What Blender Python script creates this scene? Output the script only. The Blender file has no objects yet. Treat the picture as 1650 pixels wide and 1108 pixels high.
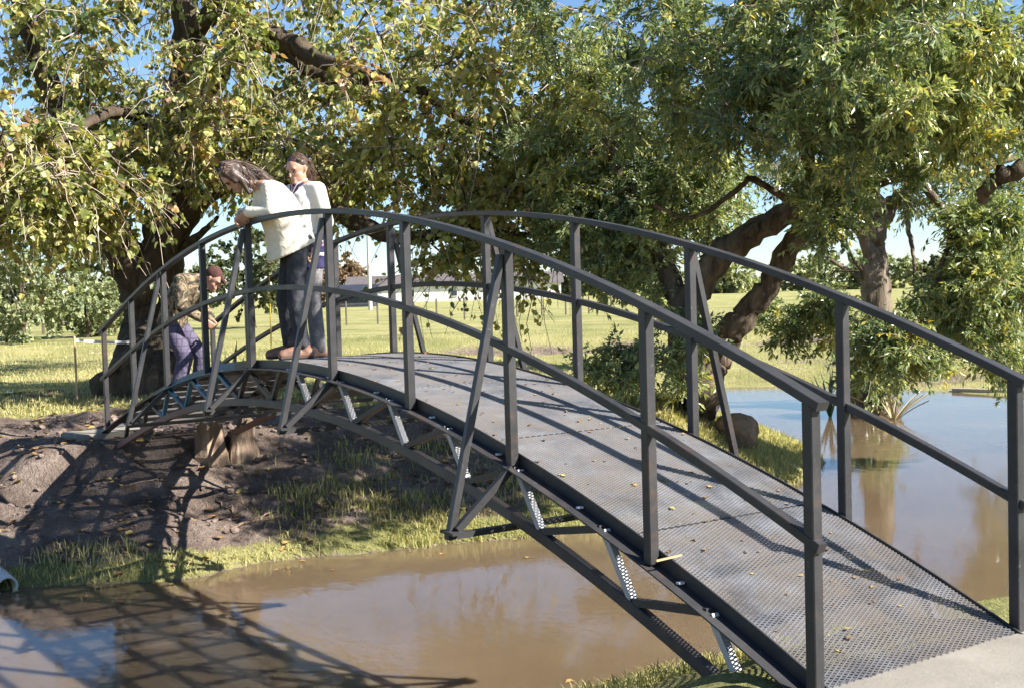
import bpy, bmesh, math, random
import numpy as np
from mathutils import Vector, Matrix

random.seed(7)
RNG = np.random.default_rng(11)
SC = bpy.context.scene
COL = SC.collection
rad = math.radians

# ------------------------------------------------------------------ camera
CAM = np.array([-8.3281, 4.0029, 0.5174])
C_R = np.array([-0.54224921, -0.83972681, -0.02871727])
C_U = np.array([0.02284564, -0.04890095, 0.99854232])
C_D = np.array([0.83990706, -0.54080272, -0.0457006])
FPX = 1886.6


def W(px, py, dep):
    """place in the world seen at a photograph pixel, dep metres down the view axis"""
    v = C_D + C_R * (px - 825.0) / FPX + C_U * (554.0 - py) / FPX
    return CAM + v * dep


def Wz(px, py, z):
    v = C_D + C_R * (px - 825.0) / FPX + C_U * (554.0 - py) / FPX
    return CAM + v * ((z - CAM[2]) / v[2])


cam_data = bpy.data.cameras.new('camera')
cam_data.sensor_width = 36.0
cam_data.lens = FPX / 1650.0 * 36.0
cam_data.clip_start = 0.05
cam_data.clip_end = 3000.0
cam = bpy.data.objects.new('camera', cam_data)
COL.objects.link(cam)
M = Matrix(((C_R[0], C_U[0], -C_D[0], CAM[0]),
            (C_R[1], C_U[1], -C_D[1], CAM[1]),
            (C_R[2], C_U[2], -C_D[2], CAM[2]),
            (0, 0, 0, 1)))
cam.matrix_world = M
SC.camera = cam

# ------------------------------------------------------------------ sky and sun
SUN_DIR = Vector((0.645, 0.485, -0.59)).normalized()
SUN_EL = math.asin(-SUN_DIR.z)
SUN_AZ = math.atan2(-SUN_DIR.y, -SUN_DIR.x)
world = bpy.data.worlds.new('World')
SC.world = world
world.use_nodes = True
wn = world.node_tree
bg = wn.nodes['Background']
sky = wn.nodes.new('ShaderNodeTexSky')
sky.sky_type = 'NISHITA'
sky.sun_disc = False
sky.sun_elevation = SUN_EL
sky.sun_rotation = math.pi / 2 - SUN_AZ
sky.altitude = 20
sky.air_density = 0.9
sky.dust_density = 0.15
sky.ozone_density = 5.0
wn.links.new(sky.outputs[0], bg.inputs[0])
bg.inputs[1].default_value = 0.068

sl = bpy.data.lights.new('sun', 'SUN')
sl.energy = 5.0
sl.angle = rad(0.5)
sl.color = (1.0, 0.955, 0.89)
sun = bpy.data.objects.new('sun', sl)
COL.objects.link(sun)
sun.rotation_euler = SUN_DIR.to_track_quat('-Z', 'Y').to_euler()
sun.location = (-10, -10, 20)

SC.view_settings.view_transform = 'Standard'
SC.view_settings.look = 'None'
SC.view_settings.exposure = 1.52
SC.view_settings.gamma = 1.0
SC.view_settings.use_curve_mapping = False
SC.render.engine = 'CYCLES'
SC.cycles.use_denoising = True
SC.cycles.max_bounces = 6
SC.cycles.diffuse_bounces = 3
SC.cycles.glossy_bounces = 3
SC.cycles.transmission_bounces = 3
SC.cycles.transparent_max_bounces = 6
SC.cycles.caustics_reflective = False
SC.cycles.caustics_refractive = False


# ------------------------------------------------------------------ node helpers
class NT:
    def __init__(self, name):
        self.m = bpy.data.materials.new(name)
        self.m.use_nodes = True
        self.t = self.m.node_tree
        self.t.nodes.clear()
        self.out = self.t.nodes.new('ShaderNodeOutputMaterial')

    def n(self, typ, ins=None, **kw):
        nd = self.t.nodes.new(typ)
        for k, v in kw.items():
            setattr(nd, k, v)
        for k, v in (ins or {}).items():
            if hasattr(v, 'is_output') or isinstance(v, bpy.types.NodeSocket):
                self.t.links.new(v, nd.inputs[k])
            else:
                nd.inputs[k].default_value = v
        return nd

    def obj(self):
        return self.n('ShaderNodeTexCoord').outputs['Object']

    def noise(self, scale, detail=4, rough=0.55, vec=None, dist=0.0):
        ins = {'Scale': scale, 'Detail': detail, 'Roughness': rough, 'Distortion': dist}
        ins['Vector'] = vec if vec is not None else self.obj()
        return self.n('ShaderNodeTexNoise', ins).outputs['Fac']

    def ramp(self, fac, stops, interp='LINEAR'):
        r = self.n('ShaderNodeValToRGB', {'Fac': fac})
        cr = r.color_ramp
        cr.interpolation = interp
        while len(cr.elements) < len(stops):
            cr.elements.new(0.5)
        for e, (p, c) in zip(cr.elements, stops):
            e.position = p
            e.color = (c, c, c, 1) if isinstance(c, (int, float)) else (*c, 1)
        return r.outputs['Color']

    def mix(self, fac, a, b, blend='MIX'):
        nd = self.t.nodes.new('ShaderNodeMix')
        nd.data_type = 'RGBA'
        nd.blend_type = blend
        for sock, v in ((nd.inputs[0], fac), (nd.inputs[6], a), (nd.inputs[7], b)):
            if isinstance(v, bpy.types.NodeSocket):
                self.t.links.new(v, sock)
            elif isinstance(v, (int, float)):
                sock.default_value = v
            else:
                sock.default_value = (*v, 1)
        return nd.outputs[2]

    def math(self, op, a, b=0.0, clamp=False):
        nd = self.n('ShaderNodeMath', operation=op, use_clamp=clamp)
        for i, v in enumerate((a, b)):
            if isinstance(v, bpy.types.NodeSocket):
                self.t.links.new(v, nd.inputs[i])
            else:
                nd.inputs[i].default_value = v
        return nd.outputs[0]

    def bump(self, h, strength=0.3, dist=0.02):
        return self.n('ShaderNodeBump', {'Height': h, 'Strength': strength, 'Distance': dist}).outputs['Normal']

    def pbr(self, color, rough=0.7, metal=0.0, normal=None, **kw):
        ins = {'Roughness': rough, 'Metallic': metal}
        p = self.n('ShaderNodeBsdfPrincipled', ins)
        if isinstance(color, bpy.types.NodeSocket):
            self.t.links.new(color, p.inputs['Base Color'])
        else:
            p.inputs['Base Color'].default_value = (*color, 1)
        if normal is not None:
            self.t.links.new(normal, p.inputs['Normal'])
        for k, v in kw.items():
            k = k.replace('_', ' ')
            if isinstance(v, bpy.types.NodeSocket):
                self.t.links.new(v, p.inputs[k])
            else:
                p.inputs[k].default_value = v
        return p.outputs[0]

    def done(self, sh):
        self.t.links.new(sh, self.out.inputs['Surface'])
        return self.m


def plain(name, c, rough=0.7, var=0.25, scale=6.0, metal=0.0, bump=0.15, bscale=40.0, bdist=0.004):
    t = NT(name)
    f = t.noise(scale, 5)
    col = t.ramp(f, [(0.3, tuple(v * (1 - var) for v in c)), (0.7, tuple(min(1, v * (1 + var)) for v in c))])
    nm = t.bump(t.noise(bscale, 4), bump, bdist)
    return t.done(t.pbr(col, rough, metal, nm))


# ------------------------------------------------------------------ mesh helpers
def link(name, me, mat=None, parent=None, loc=None):
    o = bpy.data.objects.new(name, me)
    COL.objects.link(o)
    if mat is not None and len(me.materials) == 0:
        me.materials.append(mat)
    if parent is not None:
        o.parent = parent
    if loc is not None:
        o.location = loc
    return o


def tag(o, label, cat, group=None, kind=None):
    o['label'] = label
    if cat:
        o['category'] = cat
    if group:
        o['group'] = group
    if kind:
        o['kind'] = kind
    return o


def empty(name, loc=(0, 0, 0), rz=0.0):
    o = bpy.data.objects.new(name, None)
    COL.objects.link(o)
    o.empty_display_size = 0.2
    o.location = loc
    o.rotation_euler = (0, 0, rz)
    return o


def np_mesh(name, V, F, smooth=False, attr=None):
    """V (n,3); F list/array of equal-length faces or list of arrays"""
    me = bpy.data.meshes.new(name)
    V = np.asarray(V, dtype=np.float32)
    if not isinstance(F, (list, tuple)) or (len(F) and not isinstance(F[0], np.ndarray)):
        F = [np.asarray(F, dtype=np.int32)]
    F = [np.asarray(f, dtype=np.int32) for f in F if len(f)]
    nl = sum(f.size for f in F)
    nf = sum(len(f) for f in F)
    me.vertices.add(len(V))
    me.vertices.foreach_set('co', V.ravel())
    me.loops.add(nl)
    me.loops.foreach_set('vertex_index', np.concatenate([f.ravel() for f in F]))
    me.polygons.add(nf)
    st, s = [], 0
    for f in F:
        k = f.shape[1]
        st.append(s + np.arange(len(f)) * k)
        s += f.size
    me.polygons.foreach_set('loop_start', np.concatenate(st).astype(np.int32))
    me.polygons.foreach_set('use_smooth', np.full(nf, bool(smooth)))
    if attr is not None:
        a = me.attributes.new('rnd', 'FLOAT', 'POINT')
        a.data.foreach_set('value', np.asarray(attr, dtype=np.float32))
    me.update(calc_edges=True)
    me.validate()
    return me


BOXF = np.array([[0, 1, 3, 2], [4, 6, 7, 5], [0, 4, 5, 1], [2, 3, 7, 6], [0, 2, 6, 4], [1, 5, 7, 3]])


def bar_vf(a, b, w, h, up=(0, 0, 1)):
    """a box bar from a to b; w across (sideways), h along up"""
    a, b = np.asarray(a, float), np.asarray(b, float)
    t = b - a
    t /= np.linalg.norm(t)
    s = np.cross(t, up)
    s /= np.linalg.norm(s)
    u = np.cross(s, t)
    V = []
    for e in (a, b):
        for i in (-1, 1):
            for j in (-1, 1):
                V.append(e + s * i * w / 2 + u * j * h / 2)
    return np.array(V), BOXF


def bar(name, a, b, w, h, mat, parent, up=(0, 0, 1), bevel=0.0):
    V, F = bar_vf(a, b, w, h, up)
    me = np_mesh(name, V, F)
    if bevel > 0:
        bm = bmesh.new()
        bm.from_mesh(me)
        bmesh.ops.bevel(bm, geom=bm.edges[:], offset=bevel, segments=1, affect='EDGES')
        bmesh.ops.recalc_face_normals(bm, faces=bm.faces[:])
        bm.to_mesh(me)
        bm.free()
    else:
        fixn(me)
    return link(name, me, mat, parent)


def fixn(me):
    bm = bmesh.new()
    bm.from_mesh(me)
    bmesh.ops.recalc_face_normals(bm, faces=bm.faces[:])
    bm.to_mesh(me)
    bm.free()


def box(name, lo, hi, mat, parent=None, bevel=0.0):
    lo, hi = np.asarray(lo, float), np.asarray(hi, float)
    c = (lo + hi) / 2
    return bar(name, (lo[0], c[1], c[2]), (hi[0], c[1], c[2]), hi[1] - lo[1], hi[2] - lo[2], mat, parent, bevel=bevel)


def sweep_vf(path, prof):
    """rectangular profile list (side, up) swept along a path lying in a vertical plane"""
    path = np.asarray(path, float)
    n, k = len(path), len(prof)
    tg = np.gradient(path, axis=0)
    tg /= np.linalg.norm(tg, axis=1)[:, None]
    V = []
    for p, t in zip(path, tg):
        s = np.cross(t, (0, 0, 1.0))
        s /= np.linalg.norm(s)
        u = np.cross(s, t)
        for (a, b) in prof:
            V.append(p + s * a + u * b)
    F = []
    for i in range(n - 1):
        for j in range(k):
            F.append((i * k + j, i * k + (j + 1) % k, (i + 1) * k + (j + 1) % k, (i + 1) * k + j))
    caps = [tuple(range(k))[::-1], tuple(range((n - 1) * k, n * k))]
    return np.array(V), [np.array(F), np.array(caps)]


def sweep(name, path, prof, mat, parent):
    V, F = sweep_vf(path, prof)
    me = np_mesh(name, V, F)
    fixn(me)
    return link(name, me, mat, parent)


def rect(w, h):
    c = min(w, h) * 0.09
    w, h = w / 2, h / 2
    return [(-w + c, -h), (w - c, -h), (w, -h + c), (w, h - c), (w - c, h), (-w + c, h), (-w, h - c), (-w, -h + c)]


def tube_vf(pts, rads, n=8):
    pts = np.asarray(pts, float)
    rads = np.asarray(rads, float)
    tg = np.gradient(pts, axis=0)
    tg /= np.maximum(np.linalg.norm(tg, axis=1)[:, None], 1e-9)
    ref = np.array([0.31, 0.77, 0.55])
    s = np.cross(tg, ref)
    s /= np.maximum(np.linalg.norm(s, axis=1)[:, None], 1e-9)
    u = np.cross(tg, s)
    an = np.arange(n) * 2 * math.pi / n
    V = pts[:, None, :] + rads[:, None, None] * (np.cos(an)[None, :, None] * s[:, None, :] + np.sin(an)[None, :, None] * u[:, None, :])
    V = V.reshape(-1, 3)
    i = np.arange(len(pts) - 1)[:, None] * n
    j = np.arange(n)[None, :]
    F = np.stack([i + j, i + (j + 1) % n, i + n + (j + 1) % n, i + n + j], axis=-1).reshape(-1, 4)
    return V, F


class Acc:
    def __init__(self):
        self.V, self.F, self.k = [], [], 0

    def add(self, V, F):
        self.V.append(V)
        self.F.append(np.asarray(F) + self.k)
        self.k += len(V)

    def mesh(self, name, smooth=True, attr=None):
        return np_mesh(name, np.concatenate(self.V), np.concatenate(self.F), smooth, attr)


def catmull(P, m=8, closed=False):
    P = np.asarray(P, float)
    n = len(P)
    out = []
    rng = range(n) if closed else range(n - 1)
    for i in rng:
        if closed:
            p0, p1, p2, p3 = P[i - 1], P[i], P[(i + 1) % n], P[(i + 2) % n]
        else:
            p1, p2 = P[i], P[i + 1]
            p0 = P[i - 1] if i > 0 else 2 * p1 - p2
            p3 = P[i + 2] if i + 2 < n else 2 * p2 - p1
        t = np.linspace(0, 1, m, endpoint=False)[:, None]
        out.append(0.5 * (2 * p1 + (p2 - p0) * t + (2 * p0 - 5 * p1 + 4 * p2 - p3) * t ** 2 + (3 * p1 - p0 - 3 * p2 + p3) * t ** 3))
    if not closed:
        out.append(P[-1:])
    return np.concatenate(out)


def hash2(i, j, s):
    v = np.sin(i * 127.1 + j * 311.7 + s * 74.7) * 43758.5453
    return v - np.floor(v)


def vnoise(x, y, s=0):
    xi, yi = np.floor(x), np.floor(y)
    xf, yf = x - xi, y - yi
    u, v = xf * xf * (3 - 2 * xf), yf * yf * (3 - 2 * yf)
    a, b = hash2(xi, yi, s), hash2(xi + 1, yi, s)
    c, d = hash2(xi, yi + 1, s), hash2(xi + 1, yi + 1, s)
    return (a * (1 - u) + b * u) * (1 - v) + (c * (1 - u) + d * u) * v


def fbm(x, y, o=4, s=0):
    r, a = 0, 0.5
    for k in range(o):
        r = r + a * (vnoise(x * 2 ** k, y * 2 ** k, s + k) - 0.5)
        a *= 0.5
    return r


def sstep(a, b, x):
    t = np.clip((x - a) / (b - a), 0, 1)
    return t * t * (3 - 2 * t)


# ------------------------------------------------------------------ terrain
WATER_Z = -2.1
SHORE = [(4.6, 9), (3.9, 4.2), (3.74, 3.21), (3.23, 2.24), (2.98, 1.75), (2.57, 0.89), (2.69, -0.13), (2.38, -1.13), (2.17, -2.19), (1.96, -2.91),
         (1.9, -4.2), (2.0, -6.0), (2.6, -7.7), (3.9, -9.3), (5.5, -10.3), (7.4, -11.2), (9.6, -12.3), (12.2, -13.9), (13.9, -15.4),
         (13.3, -17.0), (12.3, -18.1), (9.96, -18.7), (8.4, -18.9), (6.8, -18.9), (2.5, -20.5), (-4, -23), (-11, -25), (-17, -22),
         (-13, -15), (-8.5, -10), (-5.3, -6.6), (-3.6, -4.2), (-2.95, -2.6), (-2.68, -1.7), (-2.5, -0.9), (-2.5, 0.4), (-2.9, 2.0), (-3.4, 4), (-3.6, 9), (-3.2, 16), (0, 24), (5.0, 18)]
SHP = catmull(SHORE, 6, closed=True)


def water_sd(x, y):
    """distance to the shoreline, positive on land"""
    x = np.atleast_1d(np.asarray(x, float))
    y = np.atleast_1d(np.asarray(y, float))
    d2 = np.full(x.shape, 1e18)
    inside = np.zeros(x.shape, bool)
    n = len(SHP)
    for i in range(n):
        ax, ay = SHP[i]
        bx, by = SHP[(i + 1) % n]
        ex, ey = bx - ax, by - ay
        wx, wy = x - ax, y - ay
        t = np.clip((wx * ex + wy * ey) / (ex * ex + ey * ey), 0, 1)
        d2 = np.minimum(d2, (wx - ex * t) ** 2 + (wy - ey * t) ** 2)
        c = ((ay <= y) & (by > y)) | ((by <= y) & (ay > y))
        with np.errstate(divide='ignore', invalid='ignore'):
            xx = ax + (y - ay) * ex / (ey if ey != 0 else 1e-12)
        inside ^= c & (x < xx)
    d = np.sqrt(d2)
    return np.where(inside, -d, d) + 0.35 * fbm(x * 1.6, y * 1.6, 3, 71) + 0.16 * fbm(x * 5.5, y * 5.5, 2, 72)


def ground_z(x, y):
    x = np.atleast_1d(np.asarray(x, float))
    y = np.atleast_1d(np.asarray(y, float))
    s = water_sd(x, y)
    dist = np.hypot(x - CAM[0], y - CAM[1])
    G = -1.06 + 0.75 * sstep(30, 140, dist)
    # far shore of the pond and the peninsula lie lower
    G = G - 0.35 * sstep(-6, -9, y) * sstep(30, 18, dist)
    G = np.where(y < -11, np.minimum(G, -1.98 + 0.9 * sstep(29, 44, dist)), G)
    # long dip of a ditch across the meadow
    q = (x * 0.84 - y * 0.54)
    wob = 1.5 * fbm(x * 0.08 + 3, y * 0.08, 2, 31)
    G = G - 0.8 * np.exp(-((q + wob - 29.7) / 1.3) ** 2) * sstep(-2, -6, y)
    wid = np.where((x > 0) & (y > -5), 3.1, 2.0)
    wid = np.where(x < -1.5, 2.3, wid)
    t = np.clip(s / wid, 0, 1)
    prof = np.where(t < 0.12, t * 1.5, 0.18 + (t - 0.12) / 0.88 * 0.82)
    prof = prof * (1 - 0.25 * t * (1 - t))
    land = WATER_Z + (G - WATER_Z) * prof
    bed = WATER_Z - np.minimum(0.9, 0.35 * -s) - 0.02
    h = np.where(s > 0, land, bed)
    near = sstep(40, 16, dist)
    amp = near * sstep(0.0, 0.5, np.abs(s))
    h = h + amp * (0.16 * fbm(x * 0.7, y * 0.7, 3, 3) + 0.10 * fbm(x * 2.6, y * 2.6, 3, 9))
    dirt = sstep(8.5, 5.0, np.hypot(x - 5.5, (y - 1.5) * 0.9)) * sstep(0.1, 0.8, s)
    h = h + dirt * (0.24 * fbm(x * 3.9, y * 3.9, 4, 17) + 0.12 * np.abs(fbm(x * 1.9, y * 1.9, 3, 23)))
    # level pads where the bridge lands
    for (px, py, pz, rx, ry) in ((5.95, 0, -1.06, 0.7, 1.3), (-7.2, 0.4, -1.12, 1.7, 2.4)):
        k = sstep(1.6, 1.0, np.maximum(np.abs(x - px) / rx, np.abs(y - py) / ry))
        h = h * (1 - k) + pz * k
    return h


def hit(px, py, d0=4.0, d1=60.0):
    """first point of the ground seen at a photograph pixel"""
    ds = np.linspace(d0, d1, 2400)
    v = C_D + C_R * (px - 825.0) / FPX + C_U * (554.0 - py) / FPX
    P_ = CAM + ds[:, None] * v
    below = P_[:, 2] < ground_z(P_[:, 0], P_[:, 1])
    i = int(np.argmax(below)) if below.any() else -1
    return P_[i], ds[i]


def axis(lo, hi, step, far_lo, far_hi, g=1.13):
    core = np.arange(lo, hi + 1e-6, step)
    a, s, left = lo, step, []
    while a > far_lo:
        s *= g
        a -= s
        left.append(a)
    a, s, right = hi, step, []
    while a < far_hi:
        s *= g
        a += s
        right.append(a)
    return np.concatenate([left[::-1], core, right])


gx = axis(-7, 15, 0.115, -120, 1500, 1.16)
gy = axis(-20.5, 5.5, 0.135, -1500, 700, 1.16)
GX, GY = np.meshgrid(gx, gy, indexing='ij')
GZ = ground_z(GX.ravel(), GY.ravel())
nx, ny = len(gx), len(gy)
I, J = np.meshgrid(np.arange(nx - 1), np.arange(ny - 1), indexing='ij')
k00 = (I * ny + J).ravel()
GF = np.stack([k00, k00 + ny, k00 + ny + 1, k00 + 1], axis=1)
GSD = water_sd(GX.ravel(), GY.ravel())
Xr, Yr = GX.ravel(), GY.ravel()
# attribute: 0 meadow grass .. 1 bare earth
bare = sstep(5.2, 3.2, np.hypot(Xr - 4.6, (Yr - 1.6) * 0.75)) * 1.15
bare = np.maximum(bare, sstep(4.0, 1.5, np.hypot(Xr - 12.0, Yr + 1.6)) * 0.6)
bare = np.maximum(bare, sstep(5, 2.5, np.hypot(Xr - 3.8, Yr + 7.2)) * 0.35)
qd = Xr * 0.84 - Yr * 0.54 + 1.5 * fbm(Xr * 0.08 + 3, Yr * 0.08, 2, 31)
bare = np.maximum(bare, 0.9 * np.exp(-((qd - 30.1) / 1.2) ** 2) * sstep(-2, -6, Yr))
bare = np.maximum(bare, 0.4 * sstep(-15.5, -17, Yr) * sstep(-26, -22, Yr) * sstep(20, 14, Xr))
bare = bare + 0.9 * fbm(Xr * 0.9, Yr * 0.9, 4, 41)
bare = bare * sstep(-0.2, 0.9, GSD + 0.6 * fbm(Xr * 1.5, Yr * 1.5, 3, 5)) + sstep(0.12, -0.1, GSD)
bare = np.clip(bare, 0, 1)
ground_me = np_mesh('ground', np.stack([Xr, Yr, GZ], 1), GF, True, bare)


def mat_ground():
    t = NT('ground_earth_and_grass')
    a = t.n('ShaderNodeAttribute', attribute_name='rnd').outputs['Fac']
    fine = t.noise(9, 6, 0.65)
    a2 = t.math('ADD', a, t.math('MULTIPLY', t.math('SUBTRACT', fine, 0.5), 0.9))
    m = t.ramp(a2, [(0.38, 0.0), (0.62, 1.0)])
    big = t.noise(0.35, 5)
    g1 = t.ramp(big, [(0.3, (0.25, 0.26, 0.09)), (0.5, (0.42, 0.40, 0.16)), (0.72, (0.56, 0.5, 0.235))])
    g2 = t.ramp(t.noise(22, 5, 0.7), [(0.3, (0.5, 0.5, 0.5)), (0.75, (1.15, 1.15, 1.05))])
    grass = t.mix(1.0, g1, g2, 'MULTIPLY')
    e1 = t.ramp(t.noise(2.2, 6, 0.65), [(0.3, (0.13, 0.095, 0.074)), (0.55, (0.29, 0.22, 0.178)), (0.75, (0.44, 0.35, 0.285))])
    e2 = t.ramp(t.noise(35, 5, 0.7), [(0.3, (0.55, 0.55, 0.55)), (0.7, (1.1, 1.1, 1.1))])
    earth = t.mix(1.0, e1, e2, 'MULTIPLY')
    col = t.mix(m, grass, earth)
    h = t.math('ADD', t.noise(14, 7, 0.7), t.math('MULTIPLY', t.noise(60, 4, 0.7), 0.4))
    return t.done(t.pbr(col, 0.95, 0, t.bump(h, 1.0, 0.09), Specular_IOR_Level=0.15))


ground = link('ground', ground_me, mat_ground())
ground['kind'] = 'structure'


def mat_water():
    t = NT('muddy_water')
    co = t.obj()
    mp = t.n('ShaderNodeMapping', {'Vector': co, 'Scale': (1.0, 1.6, 1.0), 'Rotation': (0, 0, 0.5)}).outputs[0]
    h = t.math('ADD', t.math('MULTIPLY', t.noise(4.5, 2, 0.5, mp, 0.6), 0.8), t.math('MULTIPLY', t.noise(21, 2, 0.5, mp, 1.0), 0.15))
    calm = t.ramp(t.noise(0.5, 2), [(0.3, 0.25), (0.7, 1.0)])
    nd = t.n('ShaderNodeBump', {'Height': t.math('MULTIPLY', h, calm), 'Strength': 0.11, 'Distance': 0.03})
    col = t.ramp(t.noise(0.6, 4), [(0.3, (0.12, 0.083, 0.048)), (0.7, (0.15, 0.106, 0.064))])
    sh = t.pbr(col, 0.03, 0, nd.outputs[0], IOR=1.36, Subsurface_Weight=1.0, Subsurface_Radius=(0.5, 0.35, 0.2), Subsurface_Scale=0.25)
    sh.node.subsurface_method = 'BURLEY'
    return t.done(sh)


WV = [(-40, -45, WATER_Z), (45, -45, WATER_Z), (45, 30, WATER_Z), (-40, 30, WATER_Z)]
wx = np.linspace(-20, 17, 60)
wy = np.linspace(-28, 26, 80)
WX, WY = np.meshgrid(wx, wy, indexing='ij')
I, J = np.meshgrid(np.arange(59), np.arange(79), indexing='ij')
kk = (I * 80 + J).ravel()
water_me = np_mesh('water', np.stack([WX.ravel(), WY.ravel(), np.full(WX.size, WATER_Z)], 1), np.stack([kk, kk + 80, kk + 81, kk + 1], 1), True)
water = link('water', water_me, mat_water())
water['kind'] = 'structure'

# shallow puddle strip beyond the big trunk
pts = catmull([(13.2, 3.2), (14.4, 3.4), (14.9, 1.8), (14.6, 0.2), (13.9, -0.5), (13.5, 0.4), (13.3, 1.8)], 6, True)
pv = np.concatenate([[[14.0, 1.6, 0]], np.column_stack([pts, np.zeros(len(pts))])])
pv[:, 2] = -1.06 + 0.05
pf = np.array([(0, 1 + i, 1 + (i + 1) % len(pts)) for i in range(len(pts))])
pud = link('puddle_water', np_mesh('puddle', pv, pf), mat_water())
pud['kind'] = 'structure'

# concrete landing at the near end
conc = NT('pale_concrete')
cc = conc.ramp(conc.noise(3, 6, 0.6), [(0.3, (0.2, 0.178, 0.143)), (0.7, (0.28, 0.252, 0.207))])
cc = conc.mix(conc.ramp(conc.noise(45, 3, 0.6), [(0.62, 0.0), (0.72, 0.5)]), cc, (0.2, 0.17, 0.14))
MAT_CONC = conc.done(conc.pbr(cc, 0.9, 0, conc.bump(conc.noise(30, 6, 0.7), 0.35, 0.01)))


def slab(name, outline, z0, z1, mat, parent=None):
    n = len(outline)
    V = [(x, y, z1) for x, y in outline] + [(x, y, z0) for x, y in outline]
    bm = bmesh.new()
    vs = [bm.verts.new(v) for v in V]
    bm.faces.new(vs[:n])
    bm.faces.new(vs[n:][::-1])
    for i in range(n):
        bm.faces.new((vs[i], vs[n + i], vs[n + (i + 1) % n], vs[(i + 1) % n]))
    bmesh.ops.recalc_face_normals(bm, faces=bm.faces[:])
    top = [e for e in bm.edges if all(v.co.z > z1 - 1e-4 for v in e.verts) and len(e.link_faces) == 2]
    bmesh.ops.bevel(bm, geom=top, offset=0.012, segments=2, affect='EDGES')
    me = bpy.data.meshes.new(name)
    bm.to_mesh(me)
    bm.free()
    return link(name, me, mat, parent)


random.seed(3)
edge = [(-5.2 + random.uniform(-.018, .018), -1.15 + i * 0.1) for i in range(24)]
path = slab('concrete_path', edge + [(-9.5, 1.6), (-9.5, -1.6)], -1.35, -1.055, MAT_CONC)
path['kind'] = 'structure'

# ------------------------------------------------------------------ footbridge
XS = np.array([-5.20008, -4.22607, -3.07844, -1.9315, -0.7897, 0.78945, 1.94478, 3.15959, 4.36824, 5.59326])
ZS = np.array([-1.02737, -0.67129, -0.3417, -0.12462, 0.0, 0.02056, -0.08745, -0.28233, -0.56392, -0.89273])
ZP = np.polyfit(XS, ZS, 5)
HW = 0.642
RAIL = 1.1


def dz(x):
    return float(np.polyval(ZP, x))


def paint_mat(name, blue=False):
    t = NT(name)
    co = t.obj()
    n1 = t.noise(4, 6, 0.65)
    base = t.ramp(n1, [(0.3, (0.02, 0.0195, 0.0205)), (0.7, (0.048, 0.046, 0.046))])
    if blue:
        # a stretch of older blue paint on the outer face of the far half
        x = t.n('ShaderNodeSeparateXYZ', {'Vector': co}).outputs[0]
        wob = t.math('MULTIPLY', t.math('SUBTRACT', t.noise(2.5, 3), 0.5), 1.6)
        k = t.math('MULTIPLY', t.math('GREATER_THAN', x, 1.30), t.math('LESS_THAN', t.math('ADD', x, wob), 3.5))
        bcol = t.ramp(t.noise(7, 4), [(0.35, (0.02, 0.075, 0.13)), (0.65, (0.035, 0.14, 0.24))])
        col = t.mix(k, base, bcol)
    else:
        col = base
    ru = t.ramp(t.math('ADD', t.math('MULTIPLY', t.noise(2.3, 4), 0.55), t.math('MULTIPLY', t.noise(17, 5, 0.75), 0.5)), [(0.58, 0.0), (0.68, 0.6)])
    col = t.mix(ru, col, (0.085, 0.05, 0.034))
    # scuffs and dust
    sc = t.ramp(t.noise(28, 5, 0.7), [(0.62, 0.0), (0.74, 0.55)])
    col = t.mix(sc, col, (0.15, 0.14, 0.13))
    return t.done(t.pbr(col, 0.48, 0.0, t.bump(t.noise(60, 3), 0.12, 0.002), Specular_IOR_Level=0.35))


MAT_PAINT = paint_mat('charcoal_painted_steel')
MAT_BLUE = paint_mat('patchy_blue_and_charcoal_paint', True)


def rusty():
    t = NT('weathered_lower_steel')
    sp = t.n('ShaderNodeSeparateXYZ', {'Vector': t.obj()}).outputs
    base = t.ramp(t.noise(4, 6, 0.65), [(0.3, (0.05, 0.045, 0.04)), (0.7, (0.1, 0.085, 0.07))])
    r = t.ramp(t.math('ADD', t.math('MULTIPLY', sp[0], 0.16), t.math('MULTIPLY', t.noise(3, 4), 0.5)), [(0.55, 0.0), (0.85, 0.8)])
    col = t.mix(r, base, (0.2, 0.09, 0.06))
    return t.done(t.pbr(col, 0.6, 0, t.bump(t.noise(60, 3), 0.12, 0.002)))


MAT_LOW = rusty()


def mat_mesh():
    t = NT('galvanised_expanded_mesh')
    mud = t.math('ADD', t.noise(1.7, 5, 0.65), t.math('MULTIPLY', t.noise(9, 4, 0.7), 0.35))
    m = t.ramp(mud, [(0.56, 0.0), (0.8, 0.8)])
    met = t.ramp(t.noise(3.5, 6, 0.7), [(0.3, (0.06, 0.062, 0.069)), (0.7, (0.24, 0.243, 0.26))])
    col = t.mix(m, met, (0.18, 0.155, 0.135))
    return t.done(t.pbr(col, 0.5, 0.25, None))


MAT_MESH = mat_mesh()
MAT_WHITE = plain('bare_zinc_lug', (0.62, 0.61, 0.6), 0.45, 0.15)

MAT_ZINC = plain('bare_primed_strut', (0.36, 0.355, 0.355), 0.5, 0.12)
bridge = empty('footbridge', (0, 0, 0))
tag(bridge, 'arched charcoal steel footbridge with mesh deck and handrails over the muddy channel', 'bridge')


def arc(x0, x1, y, off, n=24):
    return [(x, y, dz(x) + off) for x in np.linspace(x0, x1, n)]


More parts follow.
